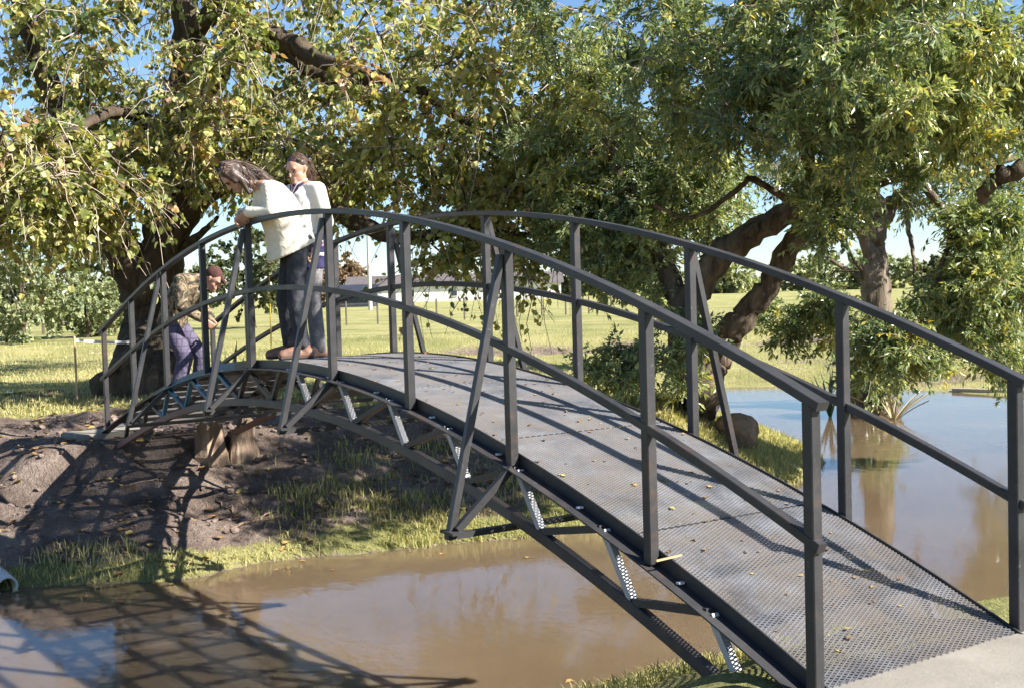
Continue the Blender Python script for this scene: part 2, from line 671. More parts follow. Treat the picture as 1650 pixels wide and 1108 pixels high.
for sy in (1, -1):
    y = sy * HW
    # posts
    for i, x in enumerate(XS):
        zz = dz(x)
        bar('post', (x, y, zz - 0.072), (x, y, zz + RAIL - 0.012), 0.052, 0.052, MAT_PAINT, bridge, up=(1, 0, 0), bevel=0.004)
    sweep('handrail', arc(XS[0] - 0.06, XS[9] + 0.16, y, RAIL, 60), rect(0.062, 0.036), MAT_PAINT, bridge)
    # the lower rail runs from post to post
    for i in range(9):
        a = XS[i] - (0.05 if i == 0 else 0)
        b = XS[i + 1] + (0.16 if i == 8 else 0)
        sweep('mid_rail', arc(a, b, y + sy * 0.007, 0.555, 7), rect(0.044, 0.04), MAT_PAINT, bridge)
    # edge angle of the deck, one length per bay: upright leg and outward flange
    ends = [XS[0] - 0.1] + list(XS[1:9]) + [XS[9] + 0.15]
    for i in range(9):
        fl = [(-0.04, -0.078), (0.056, -0.078), (0.056, -0.070), (-0.04, -0.070)]
        fl = [(-sy * a_, b_) for a_, b_ in fl]
        m_ = MAT_BLUE if sy > 0 and 5 <= i <= 7 else MAT_PAINT
        ch = sweep('edge_angle', arc(ends[i], ends[i + 1], y, 0.0, 8), fl, m_, bridge)
        lg = [(sy * 0.036 - 0.004, -0.0695), (sy * 0.036 + 0.004, -0.0695), (sy * 0.036 + 0.004, -0.004), (sy * 0.036 - 0.004, -0.004)]
        sweep('upright_leg', arc(ends[i], ends[i + 1], y, 0.0, 8), lg, m_, ch)
    # lower chord
    for i in range(9):
        x0, x1 = max(ends[i], -4.95), min(ends[i + 1], 5.3)
        sweep('lower_chord', arc(x0, x1, y, -0.345, 8), rect(0.045, 0.062), MAT_LOW if i >= 2 else MAT_PAINT, bridge)

# truss webs (the struts lean the same way on each half)
bots = [-4.83 + 0.742 * k for k in range(7)]
for sy in (1, -1):
    y = sy * HW
    for k, xb in enumerate(bots):
        for m in (1, -1):
            b = m * xb
            for j, xt in enumerate((xb + 0.205, xb - 0.52)):
                if xt < -5.1:
                    continue
                t_ = m * xt
                bar('web_strut', (b, y, dz(b) - 0.345 + 0.026), (t_, y, dz(t_) - 0.079), 0.036, 0.036, MAT_ZINC if (j == 0 and m > 0 and sy > 0) else (MAT_BLUE if sy > 0 and m < 0 else MAT_PAINT), bridge, up=(0, 1, 0))
# joists, lugs
jx = np.arange(-5.15, 5.6, 0.371)
for i, x in enumerate(jx):
    z = dz(x) - 0.046
    bar('joist', (x, -HW + 0.044, z), (x, HW - 0.044, z), 0.04, 0.04, MAT_PAINT, bridge)
    if i % 2 == 0:
        for sy in (1, -1):
            bar('lug', (x - 0.012, sy * (HW - 0.012), dz(x) - 0.064), (x + 0.012, sy * (HW - 0.012), dz(x) - 0.064), 0.03, 0.010, MAT_WHITE, bridge)
# outriggers
for i in (2, 4, 5, 7):
    x = XS[i]
    z = dz(x)
    bar('cross_beam', (x, -1.06, z - 0.4), (x, 1.06, z - 0.4), 0.045, 0.03, MAT_PAINT, bridge)
    for sy in (1, -1):
        bar('outrigger_brace', (x + 0.01, sy * (HW + 0.03), z + RAIL - 0.05), (x + 0.01, sy * 1.03, z - 0.38), 0.04, 0.04, MAT_PAINT, bridge, up=(1, 0, 0), bevel=0.003)
        bar('outrigger_strut', (x - 0.02, sy * 1.01, z - 0.37), (x - 0.02, sy * (HW + 0.02), z - 0.08), 0.04, 0.04, MAT_PAINT, bridge, up=(1, 0, 0), bevel=0.003)
        bar('foot_plate', (x - 0.075, sy * 1.03, z - 0.378), (x + 0.06, sy * 1.03, z - 0.378), 0.07, 0.014, MAT_PAINT, bridge)


def deck_panel(x0, x1):
    SW, LW = 0.018, 0.041
    ys = np.arange(-HW + 0.045, HW - 0.04, LW / 2)
    rows = int((x1 - x0) / (SW / 2))
    A = Acc()
    for k in range(rows):
        xb = x0 + k * SW / 2
        j = np.arange(len(ys))
        xx = xb + SW / 4 * np.where((j + k) % 2 == 0, 1, -1)
        z = np.polyval(ZP, xx) - 0.018
        sl = np.polyval(np.polyder(ZP), xb)
        # strand section: a small tilted wedge
        sec = [(-0.0026, -0.0025), (0.0028, 0.0009), (-0.0017, 0.0031)]
        V = np.zeros((len(ys), 3, 3))
        for q, (a, b) in enumerate(sec):
            V[:, q, 0] = xx + a
            V[:, q, 1] = ys
            V[:, q, 2] = z + b + sl * a
        V = V.reshape(-1, 3)
        i0 = (np.arange(len(ys) - 1) * 3)[:, None]
        F = np.concatenate([np.concatenate([i0 + q, i0 + (q + 1) % 3, i0 + 3 + (q + 1) % 3, i0 + 3 + q], 1) for q in range(3)])
        A.add(V, F)
    me = A.mesh('deck_panel', False)
    return link('deck_panel', me, MAT_MESH, bridge)


px = np.linspace(-5.28, 5.72, 10)
for a, b in zip(px[:-1], px[1:]):
    deck_panel(a + 0.008, b - 0.004)
    if False:
        bar('panel_strip', (b - 0.012, -HW + 0.09, dz(b) - 0.013), (b - 0.012, HW - 0.09, dz(b) - 0.013), 0.022, 0.004, MAT_MESH, bridge)

# far footing
foot = slab('concrete_footing', [(5.62, 0.1), (5.6, 1.0), (6.15, 1.05), (6.2, 0.1)], -1.4, -1.0, MAT_CONC)
tag(foot, 'low concrete footing slab under the far end of the footbridge', 'footing')

# ------------------------------------------------------------------ foliage
def mat_leaf(name, stops, trans=0.45, rough=0.5):
    t = NT(name)
    a = t.n('ShaderNodeAttribute', attribute_name='rnd').outputs['Fac']
    col = t.ramp(a, stops)
    p = t.pbr(col, rough, 0, Specular_IOR_Level=0.5)
    tc = t.mix(1.0, col, (1.15, 1.1, 0.5), 'MULTIPLY')
    tr = t.n('ShaderNodeBsdfTranslucent', {'Color': tc}).outputs[0]
    mx = t.n('ShaderNodeMixShader', {0: trans, 1: p, 2: tr}).outputs[0]
    return t.done(mx)


def mat_bark(name, c1, c2, scale=7):
    t = NT(name)
    mp = t.n('ShaderNodeMapping', {'Vector': t.obj(), 'Scale': (1, 1, 0.25)}).outputs[0]
    n1 = t.noise(scale, 7, 0.7, mp, 0.6)
    col = t.ramp(n1, [(0.32, c1), (0.68, c2)])
    col = t.mix(t.ramp(t.noise(2.0, 4), [(0.55, 0.0), (0.75, 0.5)]), col, (0.075, 0.08, 0.03))
    return t.done(t.pbr(col, 0.95, 0, t.bump(n1, 1.0, 0.08), Specular_IOR_Level=0.1))


BROAD = (np.array([[0, 0, 0], [0.42, 0.10, 0.10], [0.40, 0.55, 0.12], [0, 1.0, -0.05], [-0.40, 0.55, 0.12], [-0.42, 0.10, 0.10]]),
         np.array([[0, 1, 2, 3], [0, 3, 4, 5]]))
LANCE = (np.array([[0, 0, 0], [0.19, 0.42, 0.05], [0, 1.0, -0.10], [-0.19, 0.42, 0.05]]),
         np.array([[0, 1, 2], [0, 2, 3]]))


def leaves_mesh(name, pos, direc, size, templ, rnd, flat=0.5, rng=RNG):
    """pos (n,3), direc (n,3) tip direction, size (n,)"""
    n = len(pos)
    d = direc / np.maximum(np.linalg.norm(direc, axis=1)[:, None], 1e-9)
    r = rng.normal(size=(n, 3))
    r[:, 2] += flat * 2.0
    s = np.cross(d, r)
    s /= np.maximum(np.linalg.norm(s, axis=1)[:, None], 1e-9)
    u = np.cross(s, d)
    T, TF = templ
    k = len(T)
    wv = rng.uniform(0.8, 1.15, n)
    V = pos[:, None, :] + size[:, None, None] * (T[None, :, 0:1] * s[:, None, :] * wv[:, None, None] + T[None, :, 1:2] * d[:, None, :] + T[None, :, 2:3] * u[:, None, :])
    F = (np.arange(n) * k)[:, None, None] + TF[None]
    return np_mesh(name, V.reshape(-1, 3), F.reshape(-1, TF.shape[1]), False, np.repeat(rnd, k))


TWIG = plain('pale_twig_bark', (0.36, 0.29, 0.22), 0.9, 0.3, 3)


def unit(v):
    return v / np.maximum(np.linalg.norm(v, axis=-1, keepdims=True), 1e-9)


def grow_tree(name, label, cat, limbs, blobs, bark, leafmat, templ, leaf, twigs=(9, 0.55), per_twig=9, droop=0.5,
              twig_r=0.0055, seed=1, group=None, branch_r=0.03, flare=True, hue=(0.5, 0.22), clump_tone=0.16, root=None, edge_bias=0.5, bare_twigs=0.0):
    """limbs: list of (points, r0, r1); blobs: (centre, r, rz, clumps). Branches grow from the limbs to every clump."""
    rng = np.random.default_rng(seed)
    base = np.asarray(limbs[0][0][0], float) if root is None else np.asarray(root, float)
    t = empty(name, tuple(base))
    tag(t, label, cat, group)
    A = Acc()
    B = Acc()
    nodes, nrad = [], []
    for li, (P, r0, r1) in enumerate(limbs):
        c = catmull(np.asarray(P, float), 7)
        n = len(c)
        c = c + rng.normal(size=c.shape) * 0.25 * r1
        rr = np.linspace(r0, r1, n) * (1 + 0.05 * rng.normal(size=n))
        if li == 0 and flare:
            hh = np.linalg.norm(c - c[0], axis=1)
            rr *= 1 + 0.55 * np.exp(-hh / 0.4)
        ns = 28 if r0 > 0.2 else (14 if r0 > 0.1 else 8)
        V, F = tube_vf(c, rr, ns)
        if r0 > 0.12:
            ctr = np.repeat(c, ns, 0)
            ang = np.tile(np.arange(ns), n) * 2 * math.pi / ns
            hv = np.repeat(np.arange(n), ns)
            ph = rng.uniform(0, 6, 4)
            lump = 1 + 0.06 * np.sin(ang * 3 + hv * 0.12 + ph[0]) + 0.07 * np.sin(ang * 5 - hv * 0.3 + ph[1]) + 0.05 * np.sin(ang * 9 + hv * 0.12 + ph[2]) + 0.025 * rng.normal(size=len(V))
            V = ctr + (V - ctr) * lump[:, None]
        A.add(V, F)
        nodes.append(c[2:])
        nrad.append(rr[2:])
    nodes = np.concatenate(nodes)
    nrad = np.concatenate(nrad)
    cl = []
    for (c, r, rz, k) in blobs:
        v = unit(rng.normal(size=(k, 3))) * (rng.uniform(0, 1, k) ** (edge_bias * 0.66))[:, None]
        v *= np.array([r, r, rz])
        cl.append(np.asarray(c) + v)
    cl = np.concatenate(cl)
    dmin = np.array([np.min(np.linalg.norm(nodes - c, axis=1)) for c in cl])
    cl = cl[np.argsort(dmin)]
    LP, LD, LR = [], [], []
    for c in cl:
        dd = np.linalg.norm(nodes - c, axis=1) + 0.8 * np.maximum(0, nodes[:, 2] - c[2] - 0.3)
        i = int(np.argmin(dd))
        a = nodes[i]
        L = np.linalg.norm(c - a)
        mid = (a + c) / 2 + np.array([0, 0, 0.16 * L]) + rng.normal(size=3) * 0.10 * L
        q = catmull(np.array([a, mid, c]), 4)
        q[1:-1] += rng.normal(size=q[1:-1].shape) * 0.03 * L
        r0 = min(nrad[i] * 0.7, branch_r * (0.4 + 0.35 * L))
        rr = np.linspace(max(r0, twig_r * 1.6), twig_r * 1.3, len(q))
        A.add(*tube_vf(q, rr, 5))
        nodes = np.concatenate([nodes, q[3:]])
        nrad = np.concatenate([nrad, rr[3:]])
        tone = rng.normal() * clump_tone
        nt, tl = twigs
        for _ in range(rng.poisson(nt)):
            s0 = q[rng.integers(len(q) - 4, len(q))]
            dr = unit(rng.normal(size=3) + np.array([0, 0, 0.25]))
            ln = tl * rng.uniform(0.6, 1.35)
            bare_ = rng.uniform() < bare_twigs
            if bare_:
                ln *= 1.7
            m = 5 if bare_ else (4 if tl > 0.55 and leaf < 0.15 else 3)
            tt = np.linspace(0, 1, m)[:, None]
            tw = s0 + dr * ln * tt + np.array([0, 0, -droop * ln]) * tt ** 2
            if bare_:
                tw[1:] += rng.normal(size=(m - 1, 3)) * 0.05 * ln
            B.add(*tube_vf(tw, np.linspace(twig_r, twig_r * 0.45, m) * (1.25 if bare_ else 1.0), 3))
            k = max(2, rng.poisson(per_twig * (0.3 if bare_ else 1.0)))
            f = rng.uniform(0.2, 1.0, k)[:, None]
            p = s0 + dr * ln * f + np.array([0, 0, -droop * ln]) * f ** 2
            tdir = unit(dr + np.array([0, 0, -2 * droop]) * f)
            LP.append(p + rng.normal(size=p.shape) * 0.02)
            LD.append(tdir * 0.7 + rng.normal(size=p.shape) * 0.55 + np.array([0, 0, -0.45]))
            LR.append(hue[0] + tone + rng.normal(size=k) * hue[1])
    tm = A.mesh('trunk', True)
    tm.transform(Matrix.Translation(Vector(-base)))
    o = link('trunk', tm, bark, t)
    if B.k:
        bm_ = B.mesh('twigs', True)
        bm_.transform(Matrix.Translation(Vector(-base)))
        link('twigs', bm_, TWIG, t)['kind'] = 'stuff'
    LP, LD, LR = np.concatenate(LP), np.concatenate(LD), np.clip(np.concatenate(LR), 0, 1)
    sz = leaf * rng.uniform(0.5, 1.35, len(LP))
    lm = leaves_mesh('crown', LP - base, LD, sz, templ, LR, 0.22, rng)
    c = link('crown', lm, leafmat, t)
    c['kind'] = 'stuff'
    return t, len(LP)


BARK_DARK = mat_bark('dark_fissured_bark', (0.035, 0.027, 0.02), (0.14, 0.105, 0.075), 6)
BARK_MID = mat_bark('brown_fissured_bark', (0.04, 0.03, 0.023), (0.23, 0.175, 0.125), 7)
BARK_PALE = mat_bark('pale_grey_brown_bark', (0.08, 0.06, 0.045), (0.29, 0.235, 0.175), 8)
LEAF_AUT = mat_leaf('yellowing_broad_leaf', [(0.0, (0.085, 0.125, 0.04)), (0.35, (0.21, 0.245, 0.07)), (0.6, (0.40, 0.41, 0.125)), (0.82, (0.6, 0.56, 0.24)), (0.93, (0.6, 0.43, 0.1)), (1.0, (0.38, 0.24, 0.13))], 0.42, 0.35)
LEAF_EVG = mat_leaf('narrow_evergreen_leaf', [(0.0, (0.065, 0.11, 0.06)), (0.35, (0.16, 0.225, 0.11)), (0.65, (0.32, 0.38, 0.155)), (0.9, (0.52, 0.53, 0.22)), (1.0, (0.62, 0.5, 0.1))], 0.36, 0.28)
LEAF_BG = mat_leaf('far_leaf', [(0.0, (0.07, 0.09, 0.04)), (0.5, (0.13, 0.15, 0.06)), (1.0, (0.22, 0.2, 0.1))], 0.35, 0.6)

# --- big spreading tree on the left
TB = Wz(238, 640, -1.06)
limbs = [
    ([TB + [0, 0, -0.25], TB + [0, 0, 0.3], W(245, 540, 20.3), W(252, 450, 20.2), W(272, 330, 20), W(295, 170, 19.8), W(300, 20, 19.8), W(285, -160, 20)], 0.62, 0.16),
    ([W(245, 500, 20.2), W(205, 420, 20), W(178, 360, 19.8), W(140, 270, 19.4), W(85, 150, 19), W(35, 20, 18.6), W(10, -80, 18.5)], 0.36, 0.07),
    ([W(270, 340, 20), W(300, 230, 19.2), W(350, 110, 18.5), W(410, 62, 18), W(470, 70, 17.6), W(505, 92, 17.3), W(590, 120, 17), W(690, 150, 17)], 0.27, 0.06),
    ([W(265, 400, 20), W(330, 310, 19.5), W(440, 280, 19), W(540, 340, 18.6), W(640, 385, 18.3), W(740, 372, 18), W(850, 380, 18)], 0.26, 0.04),
    ([W(295, 180, 19.8), W(390, 60, 19.5), W(540, 130, 19.5), W(640, 130, 19.2), W(740, 190, 19), W(830, 250, 18.8)], 0.2, 0.045),
    ([W(280, 280, 20), W(240, 200, 18.5), W(190, 180, 17), W(120, 210, 16), W(60, 260, 15.5)], 0.15, 0.03),
    ([W(300, 60, 19.8), W(420, -40, 19), W(600, -80, 18.4), W(760, -40, 18)], 0.17, 0.04),
    ([W(262, 420, 20.2), W(320, 380, 19.6), W(350, 350, 19)], 0.1, 0.03),
]
blobs = [
    (W(90, 190, 18), 2.9, 1.9, 62), (W(320, 70, 19), 2.9, 2.0, 58), (W(560, 100, 18), 2.8, 2.1, 60), (W(770, 170, 18), 2.4, 2.0, 50),
    (W(105, 290, 16.5), 1.35, 0.8, 56), (W(10, 290, 15.5), 1.4, 1.0, 46), (W(470, 235, 19.5), 2.2, 0.9, 40), (W(640, 300, 19), 2.2, 0.8, 34),
    (W(810, 335, 18.5), 1.6, 0.8, 36), (W(260, -130, 19), 3.4, 1.2, 26), (W(700, -60, 18), 2.6, 1.1, 20), (W(330, 225, 18), 1.3, 0.5, 24),
    (W(300, 150, 25), 3.0, 1.4, 40), (W(390, 230, 26), 2.2, 0.8, 22), (W(520, 120, 27), 3.0, 1.4, 28), (W(870, 440, 17.5), 0.5, 0.4, 4), (W(740, 420, 18.5), 0.9, 0.35, 8), (W(60, 340, 17), 1.0, 0.4, 10), (W(880, 250, 18.5), 1.3, 1.5, 20),
]
tr1, n1 = grow_tree('broadleaf_tree', 'huge spreading tree with dark forked trunk and yellowing broad leaves behind the bridge', 'tree', limbs, blobs,
                    BARK_DARK, LEAF_AUT, BROAD, 0.098, twigs=(9, 0.58), per_twig=14, droop=0.55, twig_r=0.0075, seed=5, hue=(0.52, 0.22), clump_tone=0.16, bare_twigs=0.34)

# --- evergreen leaning tree behind the bridge on the right
RB = Wz(1112, 668, -1.35)
limbs = [
    ([RB + [0, 0, -0.2], RB + [0, 0, 0.35], W(1106, 590, 15.6), W(1108, 500, 15.6), W(1150, 425, 15.5), W(1225, 370, 15.3), W(1300, 325, 15.0), W(1345, 250, 14.8), W(1370, 120, 14.5)], 0.25, 0.10),
    ([RB + [0.25, -0.3, -0.25], W(1132, 640, 16.1), W(1152, 585, 16.3), W(1180, 530, 16.2), W(1232, 470, 16.0), W(1270, 405, 15.7), W(1308, 345, 15.2), W(1320, 300, 15.0), W(1280, 200, 14.6), W(1230, 80, 14)], 0.23, 0.06),
    ([W(1106, 520, 15.6), W(1060, 400, 16), W(1010, 300, 16.3), W(970, 200, 16.4), W(940, 80, 16.4)], 0.16, 0.05),
    ([W(1290, 335, 15.1), W(1215, 290, 14.6), W(1195, 300, 14.4), W(1120, 350, 14.2), W(1050, 330, 14)], 0.05, 0.02),
    ([W(1340, 260, 14.8), W(1430, 180, 14), W(1520, 120, 13.4), W(1600, 40, 13)], 0.11, 0.04),
    ([W(1345, 250, 14.8), W(1290, 120, 13.8), W(1330, 0, 13), W(1380, -140, 12.2)], 0.11, 0.04),
    ([W(1310, 330, 15), W(1400, 300, 15.0), W(1470, 290, 15.0), W(1530, 360, 15), W(1510, 450, 15)], 0.09, 0.025),
    ([W(1720, 235, 12), W(1650, 270, 12), W(1605, 290, 12), W(1580, 320, 12.2)], 0.11, 0.06),
    ([W(1310, 345, 15.2), W(1350, 380, 15.8), W(1390, 440, 16.4)], 0.035, 0.02),
    ([W(1370, 120, 14.5), W(1300, -60, 13.5), W(1180, -120, 13.4), W(1060, -60, 14)], 0.1, 0.03),
]
blobs = [
    (W(1000, 110, 16), 2.0, 1.7, 56), (W(1180, 70, 14), 1.9, 1.5, 64), (W(1380, 100, 12), 1.6, 1.3, 66), (W(1560, 90, 11.6), 1.3, 1.15, 56), (W(1440, 50, 10.4), 0.95, 0.8, 18), (W(1430, -260, 8.6), 1.1, 0.5, 9),
    (W(1040, 330, 16.4), 1.3, 1.1, 42), (W(940, 270, 17), 1.2, 1.3, 26), (W(1220, 180, 13.6), 1.2, 0.55, 34), (W(1450, 210, 14.0), 1.3, 0.6, 40),
    (W(1600, 430, 15), 0.6, 0.7, 20), (W(1340, 340, 14.0), 0.45, 0.5, 16), (W(1545, 490, 15.2), 0.75, 0.5, 30), (W(1450, 565, 14.8), 0.55, 0.35, 20), (W(1290, 520, 17.5), 0.75, 0.45, 22),
    (W(1585, 380, 15), 0.5, 0.4, 14), (W(1000, 400, 16.8), 0.95, 0.7, 36), (W(910, 350, 17.5), 0.9, 0.6, 22), (W(1130, 320, 17.0), 0.8, 0.45, 18), (W(1625, 330, 16), 0.5, 0.6, 12), (W(1610, 560, 16), 0.5, 0.5, 16), (W(960, 180, 17.5), 1.5, 1.2, 30), (W(985, 600, 15.4), 0.45, 0.4, 10), (W(1095, 580, 15.2), 0.35, 0.6, 12),
    (W(1200, -150, 13), 2.4, 0.8, 22), (W(1480, -120, 12), 1.6, 0.7, 12), (W(1040, 440, 16.2), 0.5, 0.7, 14), (W(1100, 300, 16.2), 0.9, .5, 20),
]
tr2, n2 = grow_tree('evergreen_tree', 'dense evergreen tree with two limbs leaning right over the pond behind the bridge', 'tree', limbs, blobs,
                    BARK_MID, LEAF_EVG, LANCE, 0.092, twigs=(16, 0.36), per_twig=19, droop=0.12, twig_r=0.0045, seed=9, hue=(0.54, 0.2), clump_tone=0.15)

# --- upright tree at the pond edge further back
UB = Wz(1408, 660, WATER_Z + 0.05)
limbs = [
    ([UB + [0, 0, -0.4], UB + [0, 0, 0.3], W(1408, 560, 24), W(1410, 480, 24), W(1408, 400, 24), W(1402, 330, 24), W(1380, 220, 24), W(1370, 100, 24)], 0.38, 0.14),
    ([W(1408, 420, 24), W(1385, 370, 23.8), W(1330, 330, 23.5), W(1280, 260, 23)], 0.16, 0.05),
    ([W(1408, 380, 24), W(1440, 330, 24.2), W(1490, 290, 24.4), W(1560, 280, 24.6), W(1640, 250, 24.8)], 0.2, 0.06),
    ([W(1463, 318, 24.2), W(1462, 360, 24), W(1470, 400, 23.9), W(1474, 440, 23.8)], 0.07, 0.03),
    ([W(1392, 450, 24), W(1340, 420, 23.8), W(1300, 390, 23.6)], 0.06, 0.02),
]
blobs = [
    (W(1400, 180, 23.5), 2.2, 1.5, 36), (W(1530, 200, 24), 2.0, 1.3, 30), (W(1300, 250, 23.5), 1.5, 0.8, 18), (W(1620, 430, 24), 0.9, 1.0, 22), (W(1420, 600, 22.5), 0.6, 0.3, 10), (W(1530, 310, 23.5), 0.9, 0.4, 10),
]
tr3, n3 = grow_tree('pond_edge_tree', 'upright grey trunked tree standing at the edge of the pond', 'tree', limbs, blobs,
                    BARK_PALE, LEAF_EVG, LANCE, 0.12, twigs=(14, 0.5), per_twig=16, droop=0.35, twig_r=0.006, seed=21, hue=(0.55, 0.2), clump_tone=0.15)
print('LEAVES', n1, n2, n3)

# ------------------------------------------------------------------ grass and fallen leaves
LEAF_GRASS = mat_leaf('grass_blade', [(0.0, (0.13, 0.17, 0.05)), (0.4, (0.30, 0.29, 0.09)), (0.75, (0.52, 0.47, 0.2)), (1.0, (0.64, 0.53, 0.31))], 0.35, 0.6)


def blades(name, xy, ln, wd, lean, rnd, rng):
    n = len(xy)
    z = ground_z(xy[:, 0], xy[:, 1])
    b = np.column_stack([xy, z - 0.012])
    a = rng.uniform(0, 2 * math.pi, n)
    s = np.column_stack([np.cos(a), np.sin(a), np.zeros(n)]) * wd[:, None] / 2
    a2 = rng.uniform(0, 2 * math.pi, n)
    lv = np.column_stack([np.cos(a2), np.sin(a2), np.zeros(n)]) * (lean * ln)[:, None]
    up = np.column_stack([np.zeros(n), np.zeros(n), ln])
    mid = b + lv * 0.35 + up * 0.6
    tip = b + lv + up * (1 - 0.3 * lean[:, None])
    V = np.stack([b - s, b + s, mid + s * 0.7, mid - s * 0.7, tip], 1).reshape(-1, 3)
    k = (np.arange(n) * 5)[:, None]
    me = np_mesh(name, V, [k + np.array([[0, 1, 2, 3]]), k + np.array([[3, 2, 4]])], False, np.repeat(rnd, 5))
    return me


rg = np.random.default_rng(77)


def scatter(n, x0, x1, y0, y1):
    return np.column_stack([rg.uniform(x0, x1, n), rg.uniform(y0, y1, n)])


sets = []
# tufty margin of the far bank
p = scatter(60000, 1.5, 7.5, -7.5, 7)
s = water_sd(p[:, 0], p[:, 1])
nz = fbm(p[:, 0] * 1.3, p[:, 1] * 1.3, 3, 61) + 0.5 * fbm(p[:, 0] * 4, p[:, 1] * 4, 2, 62)
reach = np.where(p[:, 1] < -0.3, 1.2, 0.42)
ok = (s > 0.0) & (s < reach * (1 + 2.6 * nz)) & (nz > -0.10 + 0.12 * rg.normal(size=len(s)))
p, s, nz = p[ok], s[ok], nz[ok]
sets.append((p, rg.uniform(0.04, 0.13, len(p)) * (1 + 2.0 * np.maximum(nz, 0)), 0.011, 0.62 + 0.16 * rg.normal(size=len(p)) + 0.5 * nz))
p = scatter(16000, 1.6, 5.2, -6.5, -0.6)
s = water_sd(p[:, 0], p[:, 1])
nz = fbm(p[:, 0] * 1.1, p[:, 1] * 1.1, 3, 81)
ok = (s > 0.0) & (s < 2.4) & (nz > -0.02 + 0.1 * rg.normal(size=len(s)))
p, nz = p[ok], nz[ok]
sets.append((p, rg.uniform(0.07, 0.19, len(p)), 0.011, 0.45 + 0.15 * rg.normal(size=len(p)) + 0.4 * nz))
# peninsula
p = scatter(26000, 1.5, 9.5, -13, -4)
s = water_sd(p[:, 0], p[:, 1])
ok = (s > 0.0) & (s < 2.6)
p = p[ok]
sets.append((p, rg.uniform(0.05, 0.13, len(p)), 0.012, 0.5 + 0.14 * rg.normal(size=len(p))))
# near bank under the landing
p = scatter(14000, -5.2, -2.2, -3.2, 1.2)
s = water_sd(p[:, 0], p[:, 1])
ok = (s > -0.02) & (s < 1.6)
p = p[ok]
sets.append((p, rg.uniform(0.05, 0.12, len(p)), 0.008, 0.6 + 0.14 * rg.normal(size=len(p))))
# meadow behind the bridge
vx = rg.uniform(-60, 1700, 90000)
dep = 1 / rg.uniform(1 / 45.0, 1 / 13.5, 90000)
q = np.array([CAM + (C_D + C_R * (a - 825) / FPX) * b for a, b in zip(vx, dep)])[:, :2]
s = water_sd(q[:, 0], q[:, 1])
br = 0.9 * fbm(q[:, 0] * 0.9, q[:, 1] * 0.9, 4, 41) + sstep(5.2, 3.2, np.hypot(q[:, 0] - 4.6, (q[:, 1] - 1.6) * 0.75)) * 1.15
ok = (s > 0.3) & (br < 0.45)
q, dd = q[ok], dep[ok]
sets.append((q, rg.uniform(0.035, 0.085, len(q)) * (1 + dd / 60), 0.014 + 0 * dd, 0.68 + 0.15 * rg.normal(size=len(q)) + 0.35 * fbm(q[:, 0] * .4, q[:, 1] * .4, 3, 8)))
P_ = np.concatenate([a[0] for a in sets])
L_ = np.concatenate([a[1] for a in sets])
W_ = np.concatenate([np.full(len(a[0]), a[2]) if np.isscalar(a[2]) else a[2] for a in sets])
R_ = np.clip(np.concatenate([a[3] for a in sets]), 0, 1)
gr = link('grass', blades('grass', P_, L_, W_, rg.uniform(0.1, 0.9, len(P_)), R_, rg), LEAF_GRASS)
tag(gr, 'yellow green grass on the banks and the meadow', 'grass', kind='stuff')
print('BLADES', len(P_))

LITTER = mat_leaf('dry_fallen_leaf', [(0.0, (0.16, 0.085, 0.04)), (0.6, (0.33, 0.2, 0.08)), (1.0, (0.52, 0.40, 0.10))], 0.15, 0.7)
p = np.concatenate([scatter(900, 2.6, 9, -5, 5), scatter(300, 8, 16, -7, 1)])
s = water_sd(p[:, 0], p[:, 1])
p = p[s > 0.1]
pos = np.column_stack([p, ground_z(p[:, 0], p[:, 1]) + 0.018])
dr = rg.normal(size=(len(p), 3)) * [1, 1, 0.15]
li = link('fallen_leaves', leaves_mesh('fallen_leaves', pos, dr, rg.uniform(0.05, 0.11, len(p)), BROAD, rg.uniform(0, 1, len(p)), 3.0, rg), LITTER)
tag(li, 'dry fallen leaves scattered over the earth bank', 'leaves', kind='stuff')

# clods of dug soil on the bank
CLOD = plain('dug_soil_clod', (0.17, 0.125, 0.1), 0.95, 0.35, 5, bump=0.8, bscale=40, bdist=0.01)
ico = bmesh.new()
bmesh.ops.create_icosphere(ico, subdivisions=1, radius=1)
IV = np.array([v.co for v in ico.verts])
IF = np.array([[v.index for v in f.verts] for f in ico.faces])
ico.free()
p = scatter(1900, 2.6, 8.2, -3.2, 5.5)
s = water_sd(p[:, 0], p[:, 1])
br = sstep(5.0, 3.4, np.hypot(p[:, 0] - 4.6, (p[:, 1] - 1.6) * 0.75)) + 1.2 * fbm(p[:, 0] * 1.7, p[:, 1] * 1.7, 3, 44)
p = p[(s > 0.45) & (br > 0.75)]
A = Acc()
zc = ground_z(p[:, 0], p[:, 1])
for (x_, y_), z_ in zip(p, zc):
    sz_ = 0.012 + 0.045 * rg.uniform() ** 3
    V_ = IV * (1 + 0.28 * rg.normal(size=(len(IV), 1))) * sz_ * np.array([1, 1, 0.7])
    a_ = rg.uniform(0, 6.28)
    c_, s_ = math.cos(a_), math.sin(a_)
    A.add(V_ @ np.array([[c_, s_, 0], [-s_, c_, 0], [0, 0, 1]]) + [x_, y_, z_ + sz_ * 0.3], IF)
cl_ = link('soil_clods', A.mesh('soil_clods', False), CLOD)
tag(cl_, 'loose clods of dug soil strewn over the earth bank', 'soil', kind='stuff')
